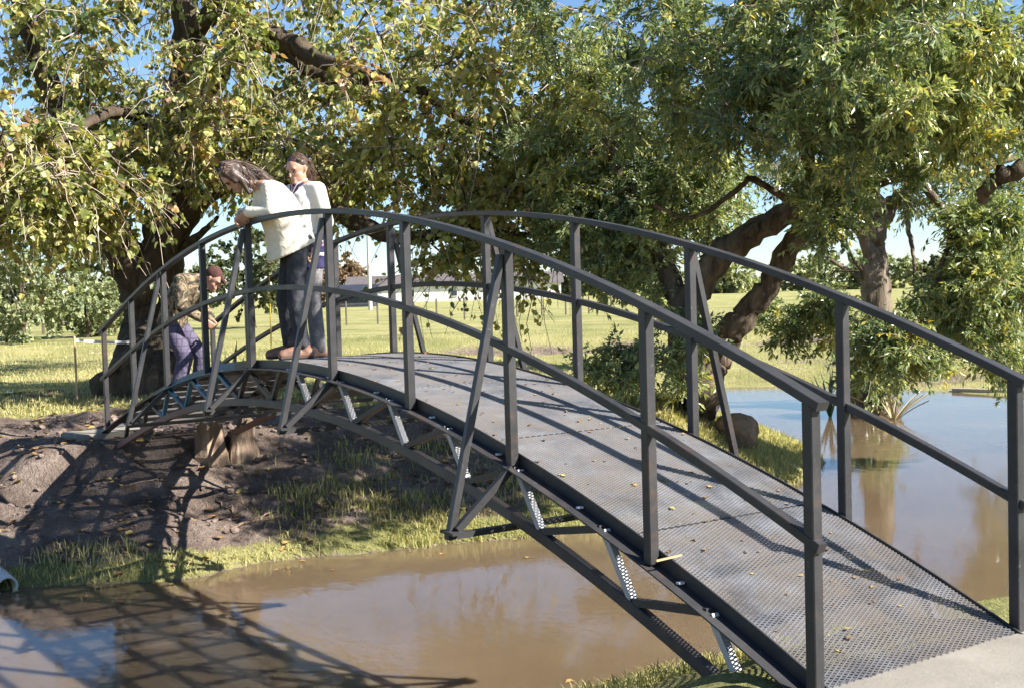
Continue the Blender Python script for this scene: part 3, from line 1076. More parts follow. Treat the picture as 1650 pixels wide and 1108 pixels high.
# leaves floating near the far bank
p = scatter(700, -2.2, 4.0, -6, 4)
s = water_sd(p[:, 0], p[:, 1])
p = p[(s < -0.04) & (s > -1.1 * rg.uniform(size=len(s)) ** 2.2 - 0.05)]
pos = np.column_stack([p, np.full(len(p), WATER_Z + 0.006)])
fl_ = link('floating_leaves', leaves_mesh('floating_leaves', pos, rg.normal(size=(len(p), 3)) * [1, 1, 0.02], rg.uniform(0.03, 0.075, len(p)), BROAD, rg.uniform(0, 1, len(p)), 12.0, rg), LITTER)
tag(fl_, 'yellow leaves floating on the brown water along the far bank', 'leaves', kind='stuff')

# ------------------------------------------------------------------ people
def capsule_vf(a, b, ra, rb, n=14, m=5):
    a, b = np.asarray(a, float), np.asarray(b, float)
    t = b - a
    L = np.linalg.norm(t)
    t = t / L if L > 1e-6 else np.array([0, 0, 1.0])
    ref = np.array([1.0, 0, 0]) if abs(t[0]) < 0.8 else np.array([0, 1.0, 0])
    s = np.cross(t, ref)
    s /= np.linalg.norm(s)
    u = np.cross(t, s)
    an = np.arange(n) * 2 * math.pi / n
    rings = []
    for k in range(1, m + 1):
        th = -math.pi / 2 + k * math.pi / 2 / m
        rings.append((a + t * ra * math.sin(th), ra * math.cos(th)))
    for k in range(0, m):
        th = k * math.pi / 2 / m
        rings.append((b + t * rb * math.sin(th), rb * math.cos(th)))
    V = [a - t * ra]
    for c, r in rings:
        for q in an:
            V.append(c + r * (math.cos(q) * s + math.sin(q) * u))
    V.append(b + t * rb)
    F3, F4 = [], []
    for j in range(n):
        F3.append((0, 1 + (j + 1) % n, 1 + j))
        o = 1 + (len(rings) - 1) * n
        F3.append((len(V) - 1, o + j, o + (j + 1) % n))
    for i in range(len(rings) - 1):
        for j in range(n):
            F4.append((1 + i * n + j, 1 + i * n + (j + 1) % n, 1 + (i + 1) * n + (j + 1) % n, 1 + (i + 1) * n + j))
    return np.array(V), F3, F4


def loft_vf(rings, n=28):
    """closed solid through elliptical rings: (centre, axis a, axis b)"""
    V = []
    for c, a, b in rings:
        for j in range(n):
            q = j * 2 * math.pi / n
            V.append(c + a * math.cos(q) + b * math.sin(q))
    F = [(i * n + j, i * n + (j + 1) % n, (i + 1) * n + (j + 1) % n, (i + 1) * n + j) for i in range(len(rings) - 1) for j in range(n)]
    F += [tuple(range(n))[::-1], tuple(range((len(rings) - 1) * n, len(rings) * n))]
    return np.array(V), F


def fuse(name, caps, voxel, mat, parent=None, smooth=4, extra=0.0, shapes=(), lofts=()):
    """one continuous surface from overlapping tapered limbs"""
    V, F, k = [], [], 0
    for (a, b, ra, rb) in caps:
        v, f3, f4 = capsule_vf(a, b, ra + extra, rb + extra)
        V.append(v)
        F += [tuple(i + k for i in f) for f in f3 + f4]
        k += len(v)
    for (c, r, ax) in shapes:  # ellipsoid: centre, radii, axes matrix (rows)
        v, f3, f4 = capsule_vf((0, 0, -1e-4), (0, 0, 1e-4), 1, 1, 18, 7)
        v = np.asarray(c) + (v * (np.asarray(r) + extra)) @ np.asarray(ax)
        V.append(v)
        F += [tuple(i + k for i in f) for f in f3 + f4]
        k += len(v)
    for rings in lofts:
        v, f = loft_vf(rings)
        V.append(v)
        F += [tuple(i + k for i in q) for q in f]
        k += len(v)
    me = bpy.data.meshes.new(name + '_raw')
    me.from_pydata(np.concatenate(V).tolist(), [], F)
    fixn(me)
    ob = bpy.data.objects.new(name + '_raw', me)
    COL.objects.link(ob)
    md = ob.modifiers.new('r', 'REMESH')
    md.mode = 'VOXEL'
    md.voxel_size = voxel
    ms = ob.modifiers.new('s', 'SMOOTH')
    ms.factor = 0.5
    ms.iterations = smooth
    dg = bpy.context.evaluated_depsgraph_get()
    nm = bpy.data.meshes.new_from_object(ob.evaluated_get(dg))
    bpy.data.objects.remove(ob)
    bpy.data.meshes.remove(me)
    nm.name = name
    nm.polygons.foreach_set('use_smooth', np.ones(len(nm.polygons), bool))
    nm.materials.clear()
    return link(name, nm, mat, parent)


def cloth(name, c, var=0.1, scale=30, folds=0.5):
    t = NT(name)
    col = t.ramp(t.noise(scale, 4), [(0.3, tuple(v * (1 - var) for v in c)), (0.7, tuple(min(1, v * (1 + var)) for v in c))])
    h = t.math('ADD', t.noise(9, 3, 0.5, None, 0.8), t.math('MULTIPLY', t.noise(260, 2), 0.05))
    return t.done(t.pbr(col, 0.9, 0, t.bump(h, folds, 0.03), Specular_IOR_Level=0.15))


SKIN = NT('skin')
SKIN = SKIN.done(SKIN.pbr(SKIN.ramp(SKIN.noise(14, 3), [(0.3, (0.42, 0.22, 0.145)), (0.7, (0.52, 0.29, 0.2))]), 0.5, 0))
HAIR = plain('dark_brown_hair', (0.035, 0.022, 0.016), 0.42, 0.5, 60, bump=0.6, bscale=90)
GREYHAIR = plain('greying_brown_hair', (0.06, 0.036, 0.026), 0.45, 0.4, 60, bump=0.6, bscale=90)
STRAND = plain('brown_hair_lock', (0.11, 0.07, 0.05), 0.4, 0.5, 25)
MAT_EYE = plain('dark_eye', (0.02, 0.013, 0.01), 0.25, 0.1)
MAT_LIP = plain('lips', (0.34, 0.12, 0.1), 0.5, 0.1)


class Fig:
    """joint frame of a person: forward, left, up from a base point"""

    def __init__(self, base, fwd):
        self.b = np.asarray(base, float)
        f = np.array([fwd[0], fwd[1], 0.0])
        self.f = f / np.linalg.norm(f)
        self.l = np.array([-self.f[1], self.f[0], 0.0])

    def __call__(self, f, l, z):  # relative to the base
        return self.f * f + self.l * l + np.array([0, 0, z])


def hand_caps(J, wrist, direc, palm_n, curl=0.5, sc=1.0, thumb_side=1):
    """palm and five curled fingers in world axes; wrist and directions are vectors"""
    d = np.asarray(direc, float)
    d /= np.linalg.norm(d)
    n = np.asarray(palm_n, float)
    n = n - d * (n @ d)
    n /= np.linalg.norm(n)
    s = np.cross(d, n)
    caps = []
    pe = wrist + d * 0.085 * sc
    for k in (-1, 0, 1):
        caps.append((wrist + s * k * 0.016, pe + s * k * 0.026, 0.017 * sc, 0.014 * sc))
    for k, ln in zip((-1.5, -0.5, 0.5, 1.5), (0.062, 0.076, 0.08, 0.07)):
        a = pe + s * k * 0.0195
        p = a
        ang = 0.0
        for seg in (0.45, 0.32, 0.23):
            ang += curl * 1.1
            dd = d * math.cos(ang) + n * math.sin(ang)
            q = p + dd * ln * seg * sc
            caps.append((p, q, 0.0092 * sc, 0.008 * sc))
            p = q
    t0 = wrist + d * 0.025 + s * 0.024 * thumb_side
    t1 = t0 + (d * 0.6 + s * thumb_side * 0.75 + n * 0.25) * 0.036
    t2 = t1 + (d * 0.8 + s * thumb_side * 0.15 + n * 0.55) * 0.034
    caps += [(t0, t1, 0.0125 * sc, 0.011 * sc), (t1, t2, 0.011 * sc, 0.0085 * sc)]
    return caps


def head_caps(c, look, up, sc=1.0):
    """skull, jaw, nose, ears; returns caps, ellipsoids and the face frame"""
    f = np.asarray(look, float)
    f /= np.linalg.norm(f)
    u = np.asarray(up, float)
    u = u - f * (u @ f)
    u /= np.linalg.norm(u)
    l = np.cross(u, f)
    ax = np.array([f, l, u])
    el = [(c + u * 0.028 * sc - f * 0.008, np.array([0.094, 0.076, 0.088]) * sc, ax), (c - u * 0.035 * sc + f * 0.022, np.array([0.062, 0.058, 0.078]) * sc, ax)]
    caps = [
        (c + f * 0.088 * sc + u * 0.012, c + f * 0.108 * sc - u * 0.024, 0.009, 0.013),   # nose
        (c + f * 0.075 * sc - u * 0.088, c + f * 0.07 * sc - u * 0.094, 0.026, 0.022),     # chin
        (c + f * 0.082 * sc - u * 0.057 + l * 0.014, c + f * 0.082 * sc - u * 0.057 - l * 0.014, 0.013, 0.013),
        (c + f * 0.076 * sc + u * 0.03 + l * 0.04, c + f * 0.076 * sc + u * 0.03 - l * 0.04, 0.013, 0.013),
        (c + l * 0.077 * sc + u * 0.02 - f * 0.01, c + l * 0.076 * sc - u * 0.02 - f * 0.005, 0.015, 0.010),
        (c - l * 0.077 * sc + u * 0.02 - f * 0.01, c - l * 0.076 * sc - u * 0.02 - f * 0.005, 0.015, 0.010),
        (c + f * 0.045 + l * 0.035 - u * 0.03, c + f * 0.06 + l * 0.02 - u * 0.05, 0.03, 0.025),
        (c + f * 0.045 - l * 0.035 - u * 0.03, c + f * 0.06 - l * 0.02 - u * 0.05, 0.03, 0.025),
    ]
    return caps, el, (f, l, u)


def face_bits(person, c, fr, sc=1.0):
    f, l, u = fr
    for s_ in (-1, 1):
        fuse('eye', [(c + f * 0.083 + l * s_ * 0.034 + u * 0.006 - l * 0.006, c + f * 0.083 + l * s_ * 0.034 + u * 0.006 + l * 0.006, 0.0085, 0.0085)], 0.004, MAT_EYE, person, 1)
        fuse('eyebrow', [(c + f * 0.088 + l * s_ * 0.018 + u * 0.026, c + f * 0.082 + l * s_ * 0.05 + u * 0.024, 0.006, 0.005)], 0.004, HAIR, person, 1)
    fuse('mouth', [(c + f * 0.091 + l * 0.02 - u * 0.055, c + f * 0.091 - l * 0.02 - u * 0.055, 0.006, 0.006)], 0.004, MAT_LIP, person, 1)


def leg_caps(J, hip, knee, ankle):
    return [(hip, knee, 0.082, 0.056), (knee, (knee + ankle) / 2, 0.056, 0.052), ((knee + ankle) / 2, ankle, 0.052, 0.037)]


def boot(person, J, ankle, fwd, mat, sole, zfloor):
    a = ankle
    heel = a + np.array([0, 0, zfloor + 0.045 - a[2]]) - fwd * 0.05
    toe = heel + fwd * 0.215
    toe[2] = zfloor + 0.038
    o = fuse('boot', [(heel, toe, 0.045, 0.040), (heel + fwd * .02, a + [0, 0, 0.06], 0.046, 0.05), (heel + fwd * 0.1 + [0, 0, 0.022], toe + [0, 0, 0.008], 0.045, 0.036)], 0.008, mat, person, 3)
    side = np.cross(fwd, (0, 0, 1))
    h0 = heel - fwd * 0.03
    bar('sole', np.array([h0[0], h0[1], zfloor + 0.013]), np.array([toe[0] + fwd[0] * 0.03, toe[1] + fwd[1] * 0.03, zfloor + 0.013]), 0.085, 0.024, sole, o, bevel=0.008)
    return o


def strands(parent, c, fr, ends, n, mat, seed, start_back=0.0):
    """loose locks combed from the scalp back over the skull towards the end points"""
    f, l, u = fr
    r = np.random.default_rng(seed)
    A = Acc()
    for k in range(n):
        th = r.uniform(-1.25, 1.25)
        ph = r.uniform(-0.2, 0.75)
        side = math.sin(th)
        p0 = c + u * 0.045 - f * 0.022 + (f * math.sin(ph) * 0.9 + u * math.cos(ph) * math.cos(th)) * 0.1 + l * side * 0.09
        p1 = c + u * 0.02 - f * (0.085 + 0.02 * r.uniform()) + l * side * 0.075 + u * 0.05 * math.cos(th)
        e = ends[r.integers(len(ends))]
        p3 = e + r.normal(size=3) * 0.022 + l * side * 0.03
        p2 = (p1 + p3) / 2 + r.normal(size=3) * 0.012 - f * 0.012
        q = catmull(np.array([p0, p1, p2, p3]), 5)
        A.add(*tube_vf(q, np.linspace(0.0045, 0.0012, len(q)), 4))
    return link('loose_hair', A.mesh('loose_hair', True), mat, parent)


# --- woman leaning over the near rail
DK = dz(0.62)
J = Fig((0.64, 0.33, DK - 0.012), (0.16, 0.98))
pl = [J(-0.03, 0.095, 0.90), J(-0.03, -0.095, 0.90)]
kn = [J(0.01, 0.10, 0.48), J(0.05, -0.10, 0.48)]
an = [J(-0.04, 0.10, 0.09), J(0.02, -0.10, 0.09)]
pelv, waist, chest, nb = J(-0.05, 0, 0.95), J(0.02, 0, 1.10), J(0.13, 0, 1.27), J(0.25, 0, 1.405)
hd = J(0.42, 0.0, 1.47)
sh = [J(0.19, 0.165, 1.36), J(0.19, -0.165, 1.36)]
el = [J(0.20, 0.23, 1.175), J(0.22, -0.22, 1.18)]
wr = [J(0.37, 0.07, 1.18), J(0.39, -0.02, 1.18)]
limb = []
for i in (0, 1):
    limb += leg_caps(J, pl[i], kn[i], an[i])
    limb += [(sh[i], el[i], 0.048, 0.038), (el[i], wr[i], 0.038, 0.026), (an[i], an[i] + J(0.15, 0, -0.05), 0.036, 0.03)]
tors = [(pelv + J(0, .06, 0), pelv - J(0, .06, 0), 0.11, 0.11), (pelv, waist, 0.12, 0.11), (waist + J(0, .04, 0), chest + J(0, .07, 0), 0.10, 0.11), (waist - J(0, .04, 0), chest - J(0, .07, 0), 0.10, 0.11),
        (chest, nb, 0.11, 0.06), (sh[0], nb, 0.055, 0.05), (sh[1], nb, 0.055, 0.05), (nb, hd, 0.05, 0.05)]
lk = J.f * 0.55 + np.array([0, 0, -0.83])
hc, he, fr = head_caps(hd + J(0.02, 0, 0.0), lk, J.f * 0.83 + np.array([0, 0, 0.55]))
hands = hand_caps(J, wr[0], J(0.35, -0.55, -0.75), J(-0.3, -0.6, 0.2), 0.45, 1.0, 1) + hand_caps(J, wr[1], J(0.5, 0.3, -0.8), J(-0.5, 0.4, 0), 0.45, 1.0, -1)
person1 = fuse('person', limb + tors + hc + hands, 0.009, SKIN, None, 3, shapes=he)
person1.location = J.b
tag(person1, 'woman in cream jacket and dark jeans leaning over the near handrail looking down', 'person')
face_bits(person1, hd + J(0.02, 0, 0.0), fr)
CREAM = cloth('cream_jacket_cloth', (0.76, 0.68, 0.54), 0.05, 30, 0.6)
def torso_rings(J, spec):
    out = []
    for f, z, rf, rl, th in spec:
        th = rad(th)
        out.append((J(f, 0, z), (J.f * math.cos(th) + np.array([0, 0, -math.sin(th)])) * rf, J.l * rl))
    return out


jk = [(sh[0], nb - J(0.02, 0, 0.01), 0.062, 0.055), (sh[1], nb - J(0.02, 0, 0.01), 0.062, 0.055), (nb - J(0.01, 0, 0), nb + J(0.02, 0, 0.02), 0.062, 0.058)]
for i in (0, 1):
    jk += [(sh[i], el[i], 0.066, 0.056), (el[i], el[i] * 0.12 + wr[i] * 0.88, 0.056, 0.045)]
rings = torso_rings(J, [(0.0, 0.865, 0.215, 0.205, 24), (0.003, 0.89, 0.215, 0.205, 24), (0.02, 1.0, 0.19, 0.195, 25), (0.06, 1.13, 0.178, 0.19, 28), (0.112, 1.24, 0.165, 0.19, 32), (0.165, 1.335, 0.135, 0.175, 36), (0.215, 1.40, 0.085, 0.105, 38)])
fuse('jacket', jk, 0.010, CREAM, person1, 4, lofts=[rings])
JEAN = cloth('charcoal_jeans', (0.055, 0.056, 0.064), 0.25, 30, 0.8)
tj = []
for i in (0, 1):
    tj += [(pl[i], kn[i], 0.092, 0.067), (kn[i], (kn[i] + an[i]) / 2, 0.067, 0.062), ((kn[i] + an[i]) / 2, an[i] + J(0, 0, 0.03), 0.062, 0.058)]
tj += [(pelv + J(0, .06, 0), pelv - J(0, .06, 0), 0.12, 0.12)]
fuse('trousers', tj, 0.009, JEAN, person1, 4)
BOOT = plain('brown_boot_leather', (0.22, 0.115, 0.075), 0.55, 0.3, 14, bump=0.4)
SOLE = plain('dark_rubber_sole', (0.035, 0.03, 0.028), 0.7, 0.2)
for i in (0, 1):
    boot(person1, J, an[i], J.f, BOOT, SOLE, 0.0)
f_, l_, u_ = fr
hc0 = hd + J(0.02, 0, 0.0)
axh = np.array([f_, l_, u_])
hair = [(hc0 - f_ * 0.05 + u_ * 0.02, nb + J(-0.02, 0, 0.06), 0.085, 0.06), (nb + J(-0.02, 0.02, 0.06), nb + J(-0.11, 0.03, 0.0), 0.055, 0.03),
        (hc0 + l_ * 0.06 + u_ * 0.02, hc0 + l_ * 0.07 + f_ * 0.0 - u_ * 0.11, 0.038, 0.026), (hc0 - l_ * 0.06 + u_ * 0.02, hc0 - l_ * 0.07 - u_ * 0.11, 0.038, 0.026),
        (hc0 + l_ * 0.07 - u_ * 0.05, hc0 + l_ * 0.075 + f_ * 0.06 - u_ * 0.16, 0.03, 0.014), (hc0 + l_ * 0.04 + u_ * .09 + f_ * 0.02, hc0 + l_ * 0.07 + f_ * 0.035 - u_ * 0.02, 0.03, 0.025), (hc0 - l_ * 0.04 + u_ * .09 + f_ * 0.02, hc0 - l_ * 0.07 + f_ * 0.035 - u_ * 0.02, 0.03, 0.025)]
fuse('hair', hair, 0.008, GREYHAIR, person1, 2, shapes=[(hc0 + u_ * 0.045 - f_ * 0.022, np.array([0.096, 0.085, 0.09]), axh)])

strands(person1, hc0, fr, [nb + J(-0.12, 0.03, 0.02), nb + J(-0.06, 0.06, 0.05), hc0 + l_ * 0.085 - f_ * 0.02 - u_ * 0.15, nb + J(-0.14, -0.01, 0.0)], 150, STRAND, 3)

# --- second woman standing behind her
DK = dz(1.06)
J = Fig((1.06, 0.03, DK - 0.012), (-0.30, 0.95))
pl = [J(0, 0.095, 0.93), J(0, -0.095, 0.93)]
kn = [J(0.03, 0.11, 0.50), J(0.02, -0.10, 0.50)]
an = [J(0, 0.12, 0.09), J(0, -0.11, 0.09)]
pelv, waist, chest, nb = J(0, 0, 0.98), J(0.01, 0, 1.13), J(0.0, 0, 1.32), J(0.015, 0, 1.475)
hd = J(0.055, 0, 1.60)
sh = [J(0, 0.185, 1.42), J(0, -0.185, 1.42)]
el = [J(-0.03, 0.25, 1.14), J(0.02, -0.25, 1.14)]
wr = [J(0.11, 0.235, 0.92), J(0.14, -0.2, 0.96)]
limb = []
for i in (0, 1):
    limb += leg_caps(J, pl[i], kn[i], an[i])
    limb += [(sh[i], el[i], 0.048, 0.04), (el[i], wr[i], 0.04, 0.027), (an[i], an[i] + J(0.15, 0, -0.05), 0.036, 0.03)]
tors = [(pelv + J(0, .06, 0), pelv - J(0, .06, 0), 0.11, 0.11), (pelv, waist, 0.12, 0.115), (waist + J(0, .04, 0), chest + J(0, .07, 0), 0.105, 0.115), (waist - J(0, .04, 0), chest - J(0, .07, 0), 0.105, 0.115),
        (chest, nb, 0.11, 0.06), (sh[0], nb, 0.055, 0.05), (sh[1], nb, 0.055, 0.05), (nb - J(0, 0, .03), hd - J(0.02, 0, 0.03), 0.053, 0.052)]
lk = J.f * 0.9 + np.array([0, 0, -0.36]) + J.l * 0.12
hc, he, fr = head_caps(hd, lk, np.array([0, 0, 1.0]) + J.f * 0.3, 1.06)
hands = hand_caps(J, wr[0], J(0.25, 0.0, -0.95), J(0.5, -0.8, 0.1), 0.75, 1.0, 1) + hand_caps(J, wr[1], J(0.3, 0.2, -0.9), J(0.3, 0.9, 0), 0.6, 1.0, -1)
person2 = fuse('person', limb + tors + hc + hands, 0.009, SKIN, None, 3, shapes=he)
person2.location = J.b
tag(person2, 'woman in white and navy striped sweater standing on the bridge holding a stick', 'person')
face_bits(person2, hd, fr)


def mat_sweater():
    t = NT('white_navy_striped_knit')
    z = t.n('ShaderNodeSeparateXYZ', {'Vector': t.obj()}).outputs[2]
    k = t.math('ADD', z, t.math('MULTIPLY', t.math('SUBTRACT', t.noise(4, 2), 0.5), 0.03))
    r = t.math('MULTIPLY', t.math('SUBTRACT', k, 0.76), 2.0)
    w, nv, pu = (0.68, 0.65, 0.58), (0.045, 0.04, 0.10), (0.26, 0.17, 0.3)
    col = t.ramp(r, [(0.0, nv), (0.2, nv), (0.21, w), (0.25, w), (0.26, nv), (0.36, nv), (0.37, pu), (0.42, pu), (0.43, w), (0.46, nv), (0.53, nv), (0.54, pu), (0.575, w)], 'CONSTANT')
    h = t.math('ADD', t.noise(9, 3, 0.5, None, 0.8), t.math('MULTIPLY', t.noise(200, 2), 0.1))
    return t.done(t.pbr(col, 0.95, 0, t.bump(h, 0.6, 0.03), Specular_IOR_Level=0.1))


sw = [(sh[0], nb - J(0, 0, .02), 0.068, 0.052), (sh[1], nb - J(0, 0, .02), 0.068, 0.052)]
swr = torso_rings(J, [(0.005, 0.755, 0.15, 0.195, 2), (0.005, 0.89, 0.155, 0.20, 2), (0.01, 1.02, 0.15, 0.185, 2), (0.01, 1.16, 0.14, 0.18, 2), (0.0, 1.32, 0.142, 0.195, 2), (0.0, 1.405, 0.132, 0.175, 6), (0.005, 1.465, 0.085, 0.10, 14)])
for i in (0, 1):
    sw += [(sh[i], el[i], 0.07, 0.06), (el[i], el[i] * 0.1 + wr[i] * 0.9, 0.06, 0.044)]
swo = fuse('sweater', sw, 0.010, mat_sweater(), person2, 4, lofts=[swr])
NAVY = cloth('navy_knit_trim', (0.03, 0.028, 0.06), 0.2)
PINK = cloth('pink_white_trim', (0.55, 0.38, 0.42), 0.1)
for side in (1, -1):
    a0 = nb + J(-0.02, side * 0.066, 0.03)
    a1 = nb + J(0.075, side * 0.05, -0.01)
    a2 = nb + J(0.118, side * 0.004, -0.125)
    fuse('neck_trim', [(a0, a1, 0.011, 0.011), (a1, a2, 0.011, 0.011)], 0.005, NAVY, swo, 1)
    sh_ = J(0.004, -side * 0.015, 0.012)
    fuse('inner_trim', [(a0 + sh_, a1 + sh_, 0.009, 0.009), (a1 + sh_, a2 + sh_, 0.009, 0.009)], 0.005, PINK, swo, 1)
GREYJ = cloth('grey_trousers', (0.2, 0.19, 0.19), 0.15, 30, 0.8)
tj = []
for i in (0, 1):
    tj += [(pl[i], kn[i], 0.094, 0.07), (kn[i], (kn[i] + an[i]) / 2, 0.07, 0.068), ((kn[i] + an[i]) / 2, an[i] + J(0, 0, 0.0), 0.068, 0.066)]
tj += [(pelv + J(0, .06, 0), pelv - J(0, .06, 0), 0.12, 0.12)]
fuse('trousers', tj, 0.009, GREYJ, person2, 4)
for i in (0, 1):
    boot(person2, J, an[i], J.f, BOOT, SOLE, 0.0)
f_, l_, u_ = fr
axh = np.array([f_, l_, u_])
hair = [(hd - f_ * 0.05 + u_ * 0.05, hd - f_ * 0.085 - u_ * 0.05, 0.075, 0.045), (hd - f_ * 0.095 - u_ * 0.01, hd - f_ * 0.115 - u_ * 0.14, 0.032, 0.015),
        (hd + l_ * 0.06 + u_ * 0.06, hd + l_ * 0.072 + u_ * 0.03 - f_ * 0.03, 0.032, 0.026), (hd - l_ * 0.06 + u_ * 0.06, hd - l_ * 0.072 + u_ * 0.03 - f_ * 0.03, 0.032, 0.026)]
fuse('hair', hair, 0.008, GREYHAIR, person2, 2, shapes=[(hd + u_ * 0.052 - f_ * 0.022, np.array([0.098, 0.085, 0.088]), axh)])
strands(person2, hd, fr, [hd - f_ * 0.115 - u_ * 0.05, hd - f_ * 0.12 - u_ * 0.13], 110, STRAND, 4)
WOOD = plain('pale_stick_wood', (0.5, 0.33, 0.17), 0.7, 0.2)
gp = J.b + wr[0] + J(0.055, -0.01, -0.085)
stick = bar('stick', gp - J(-0.13, 0.05, -0.17), gp + J(-0.05, 0.02, -0.07), 0.026, 0.026, WOOD, None, bevel=0.005)
tag(stick, 'short pale wooden stick held by the woman in the striped sweater', 'stick')

# --- worker stooping on the far ramp of the bridge
DK = dz(4.3)
J = Fig((4.3, 0.10, DK - 0.01), tuple(C_R[:2] * 0.95 - C_D[:2] * 0.2))
pl = [J(-0.12, 0.09, 0.80), J(-0.12, -0.09, 0.80)]
kn = [J(0.13, 0.12, 0.45), J(0.05, -0.10, 0.45)]
an = [J(0.06, 0.13, 0.09), J(-0.06, -0.12, 0.09)]
pelv, waist, chest, nb = J(-0.14, 0, 0.86), J(-0.07, 0, 1.03), J(0.06, 0, 1.19), J(0.19, 0, 1.28)
hd = J(0.33, 0, 1.28)
sh = [J(0.08, 0.18, 1.27), J(0.08, -0.18, 1.27)]
el = [J(0.10, 0.24, 0.99), J(0.10, -0.24, 1.0)]
wr = [J(0.26, 0.12, 0.84), J(0.28, -0.10, 0.85)]
limb = []
for i in (0, 1):
    limb += leg_caps(J, pl[i], kn[i], an[i])
    limb += [(sh[i], el[i], 0.052, 0.042), (el[i], wr[i], 0.042, 0.03), (an[i], an[i] + J(0.15, 0, -0.05), 0.036, 0.03)]
tors = [(pelv + J(0, .06, 0), pelv - J(0, .06, 0), 0.11, 0.11), (pelv, waist, 0.12, 0.12), (waist, chest, 0.13, 0.14), (chest, nb, 0.13, 0.07), (sh[0], sh[1], 0.06, 0.06), (nb, hd, 0.055, 0.05)]
lk = J.f * 0.75 + np.array([0, 0, -0.65])
hc, he, fr = head_caps(hd + J(.03, 0, 0), lk, J.f * 0.65 + np.array([0, 0, 0.75]), 1.05)
hands = hand_caps(J, wr[0], J(0.6, -0.3, -0.6), J(-0.2, -0.7, 0), 0.7, 1.1, 1) + hand_caps(J, wr[1], J(0.6, 0.3, -0.6), J(-0.2, 0.7, 0), 0.7, 1.1, -1)
person3 = fuse('person', limb + tors + hc + hands, 0.009, SKIN, None, 3, shapes=he)
person3.location = J.b
tag(person3, 'worker in camouflage jacket and purple checked trousers stooping on the far ramp of the bridge', 'person')


def mat_camo():
    t = NT('camouflage_cloth')
    v = t.n('ShaderNodeTexVoronoi', {'Vector': t.obj(), 'Scale': 9.0}).outputs['Color']
    n_ = t.noise(8, 3, 0.5, None, 1.5)
    col = t.ramp(n_, [(0.0, (0.03, 0.027, 0.017)), (0.42, (0.10, 0.07, 0.04)), (0.5, (0.25, 0.19, 0.115)), (0.6, (0.05, 0.045, 0.025))], 'CONSTANT')
    return t.done(t.pbr(col, 0.9, 0, t.bump(t.noise(9, 3, 0.5, None, 0.8), 0.6, 0.03)))


def mat_check():
    t = NT('purple_checked_cloth')
    sp = t.n('ShaderNodeSeparateXYZ', {'Vector': t.obj()}).outputs
    a = t.math('LESS_THAN', t.math('FRACT', t.math('MULTIPLY', sp[2], 14.0)), 0.22)
    b = t.math('LESS_THAN', t.math('FRACT', t.math('MULTIPLY', t.math('ADD', sp[0], sp[1]), 14.0)), 0.22)
    col = t.mix(t.math('MULTIPLY', t.math('MAXIMUM', a, b), 0.7), (0.10, 0.085, 0.13), (0.045, 0.036, 0.07))
    return t.done(t.pbr(col, 0.9, 0, t.bump(t.noise(9, 3, 0.5, None, 0.8), 0.7, 0.03)))


jk = [(pelv + J(0, .06, -.02), pelv + J(0, -.06, -.02), 0.14, 0.14), (pelv, waist, 0.155, 0.16), (waist, chest, 0.165, 0.175), (chest, nb - J(0, 0, .02), 0.165, 0.085), (sh[0], sh[1], 0.085, 0.085)]
for i in (0, 1):
    jk += [(sh[i], el[i], 0.08, 0.066), (el[i], el[i] * 0.15 + wr[i] * 0.85, 0.066, 0.05)]
fuse('jacket', jk, 0.011, mat_camo(), person3, 4)
tj = []
for i in (0, 1):
    tj += [(pl[i], kn[i], 0.105, 0.085), (kn[i], (kn[i] + an[i]) / 2, 0.085, 0.082), ((kn[i] + an[i]) / 2, an[i] + J(0, 0, -0.01), 0.082, 0.08)]
tj += [(pelv + J(0, .06, 0), pelv - J(0, .06, 0), 0.125, 0.125)]
fuse('trousers', tj, 0.011, mat_check(), person3, 4)
for i in (0, 1):
    boot(person3, J, an[i], J.f, SOLE, SOLE, 0.0)
f_, l_, u_ = fr
hq = hd + J(.03, 0, 0)
CAPM = cloth('dull_red_cap_cloth', (0.075, 0.035, 0.03), 0.2)
fuse('cap', [(hq + f_ * 0.06 + u_ * 0.07, hq + f_ * 0.13 + u_ * 0.055, 0.03, 0.02)], 0.009, CAPM, person3, 2, shapes=[(hq + u_ * 0.052 - f_ * 0.024, np.array([0.098, 0.086, 0.088]), np.array([f_, l_, u_]))])

# ------------------------------------------------------------------ small things on the bank
def lump(name, loc, size, mat, seed, sub=3, amp=0.18, freq=2.0):
    bm = bmesh.new()
    bmesh.ops.create_icosphere(bm, subdivisions=sub, radius=1)
    r = np.random.default_rng(seed)
    ks = r.normal(size=(6, 3)) * freq
    ph = r.uniform(0, 6, 6)
    for v in bm.verts:
        c = np.array(v.co)
        k = 1 + amp * sum(math.sin(ks[i] @ c + ph[i]) for i in range(6)) / 2.2
        v.co = Vector(c * k * np.asarray(size))
    me = bpy.data.meshes.new(name)
    bm.to_mesh(me)
    bm.free()
    return link(name, me, mat, None, loc)


STUMP = mat_bark('cut_stump_wood', (0.2, 0.135, 0.095), (0.42, 0.31, 0.22), 9)


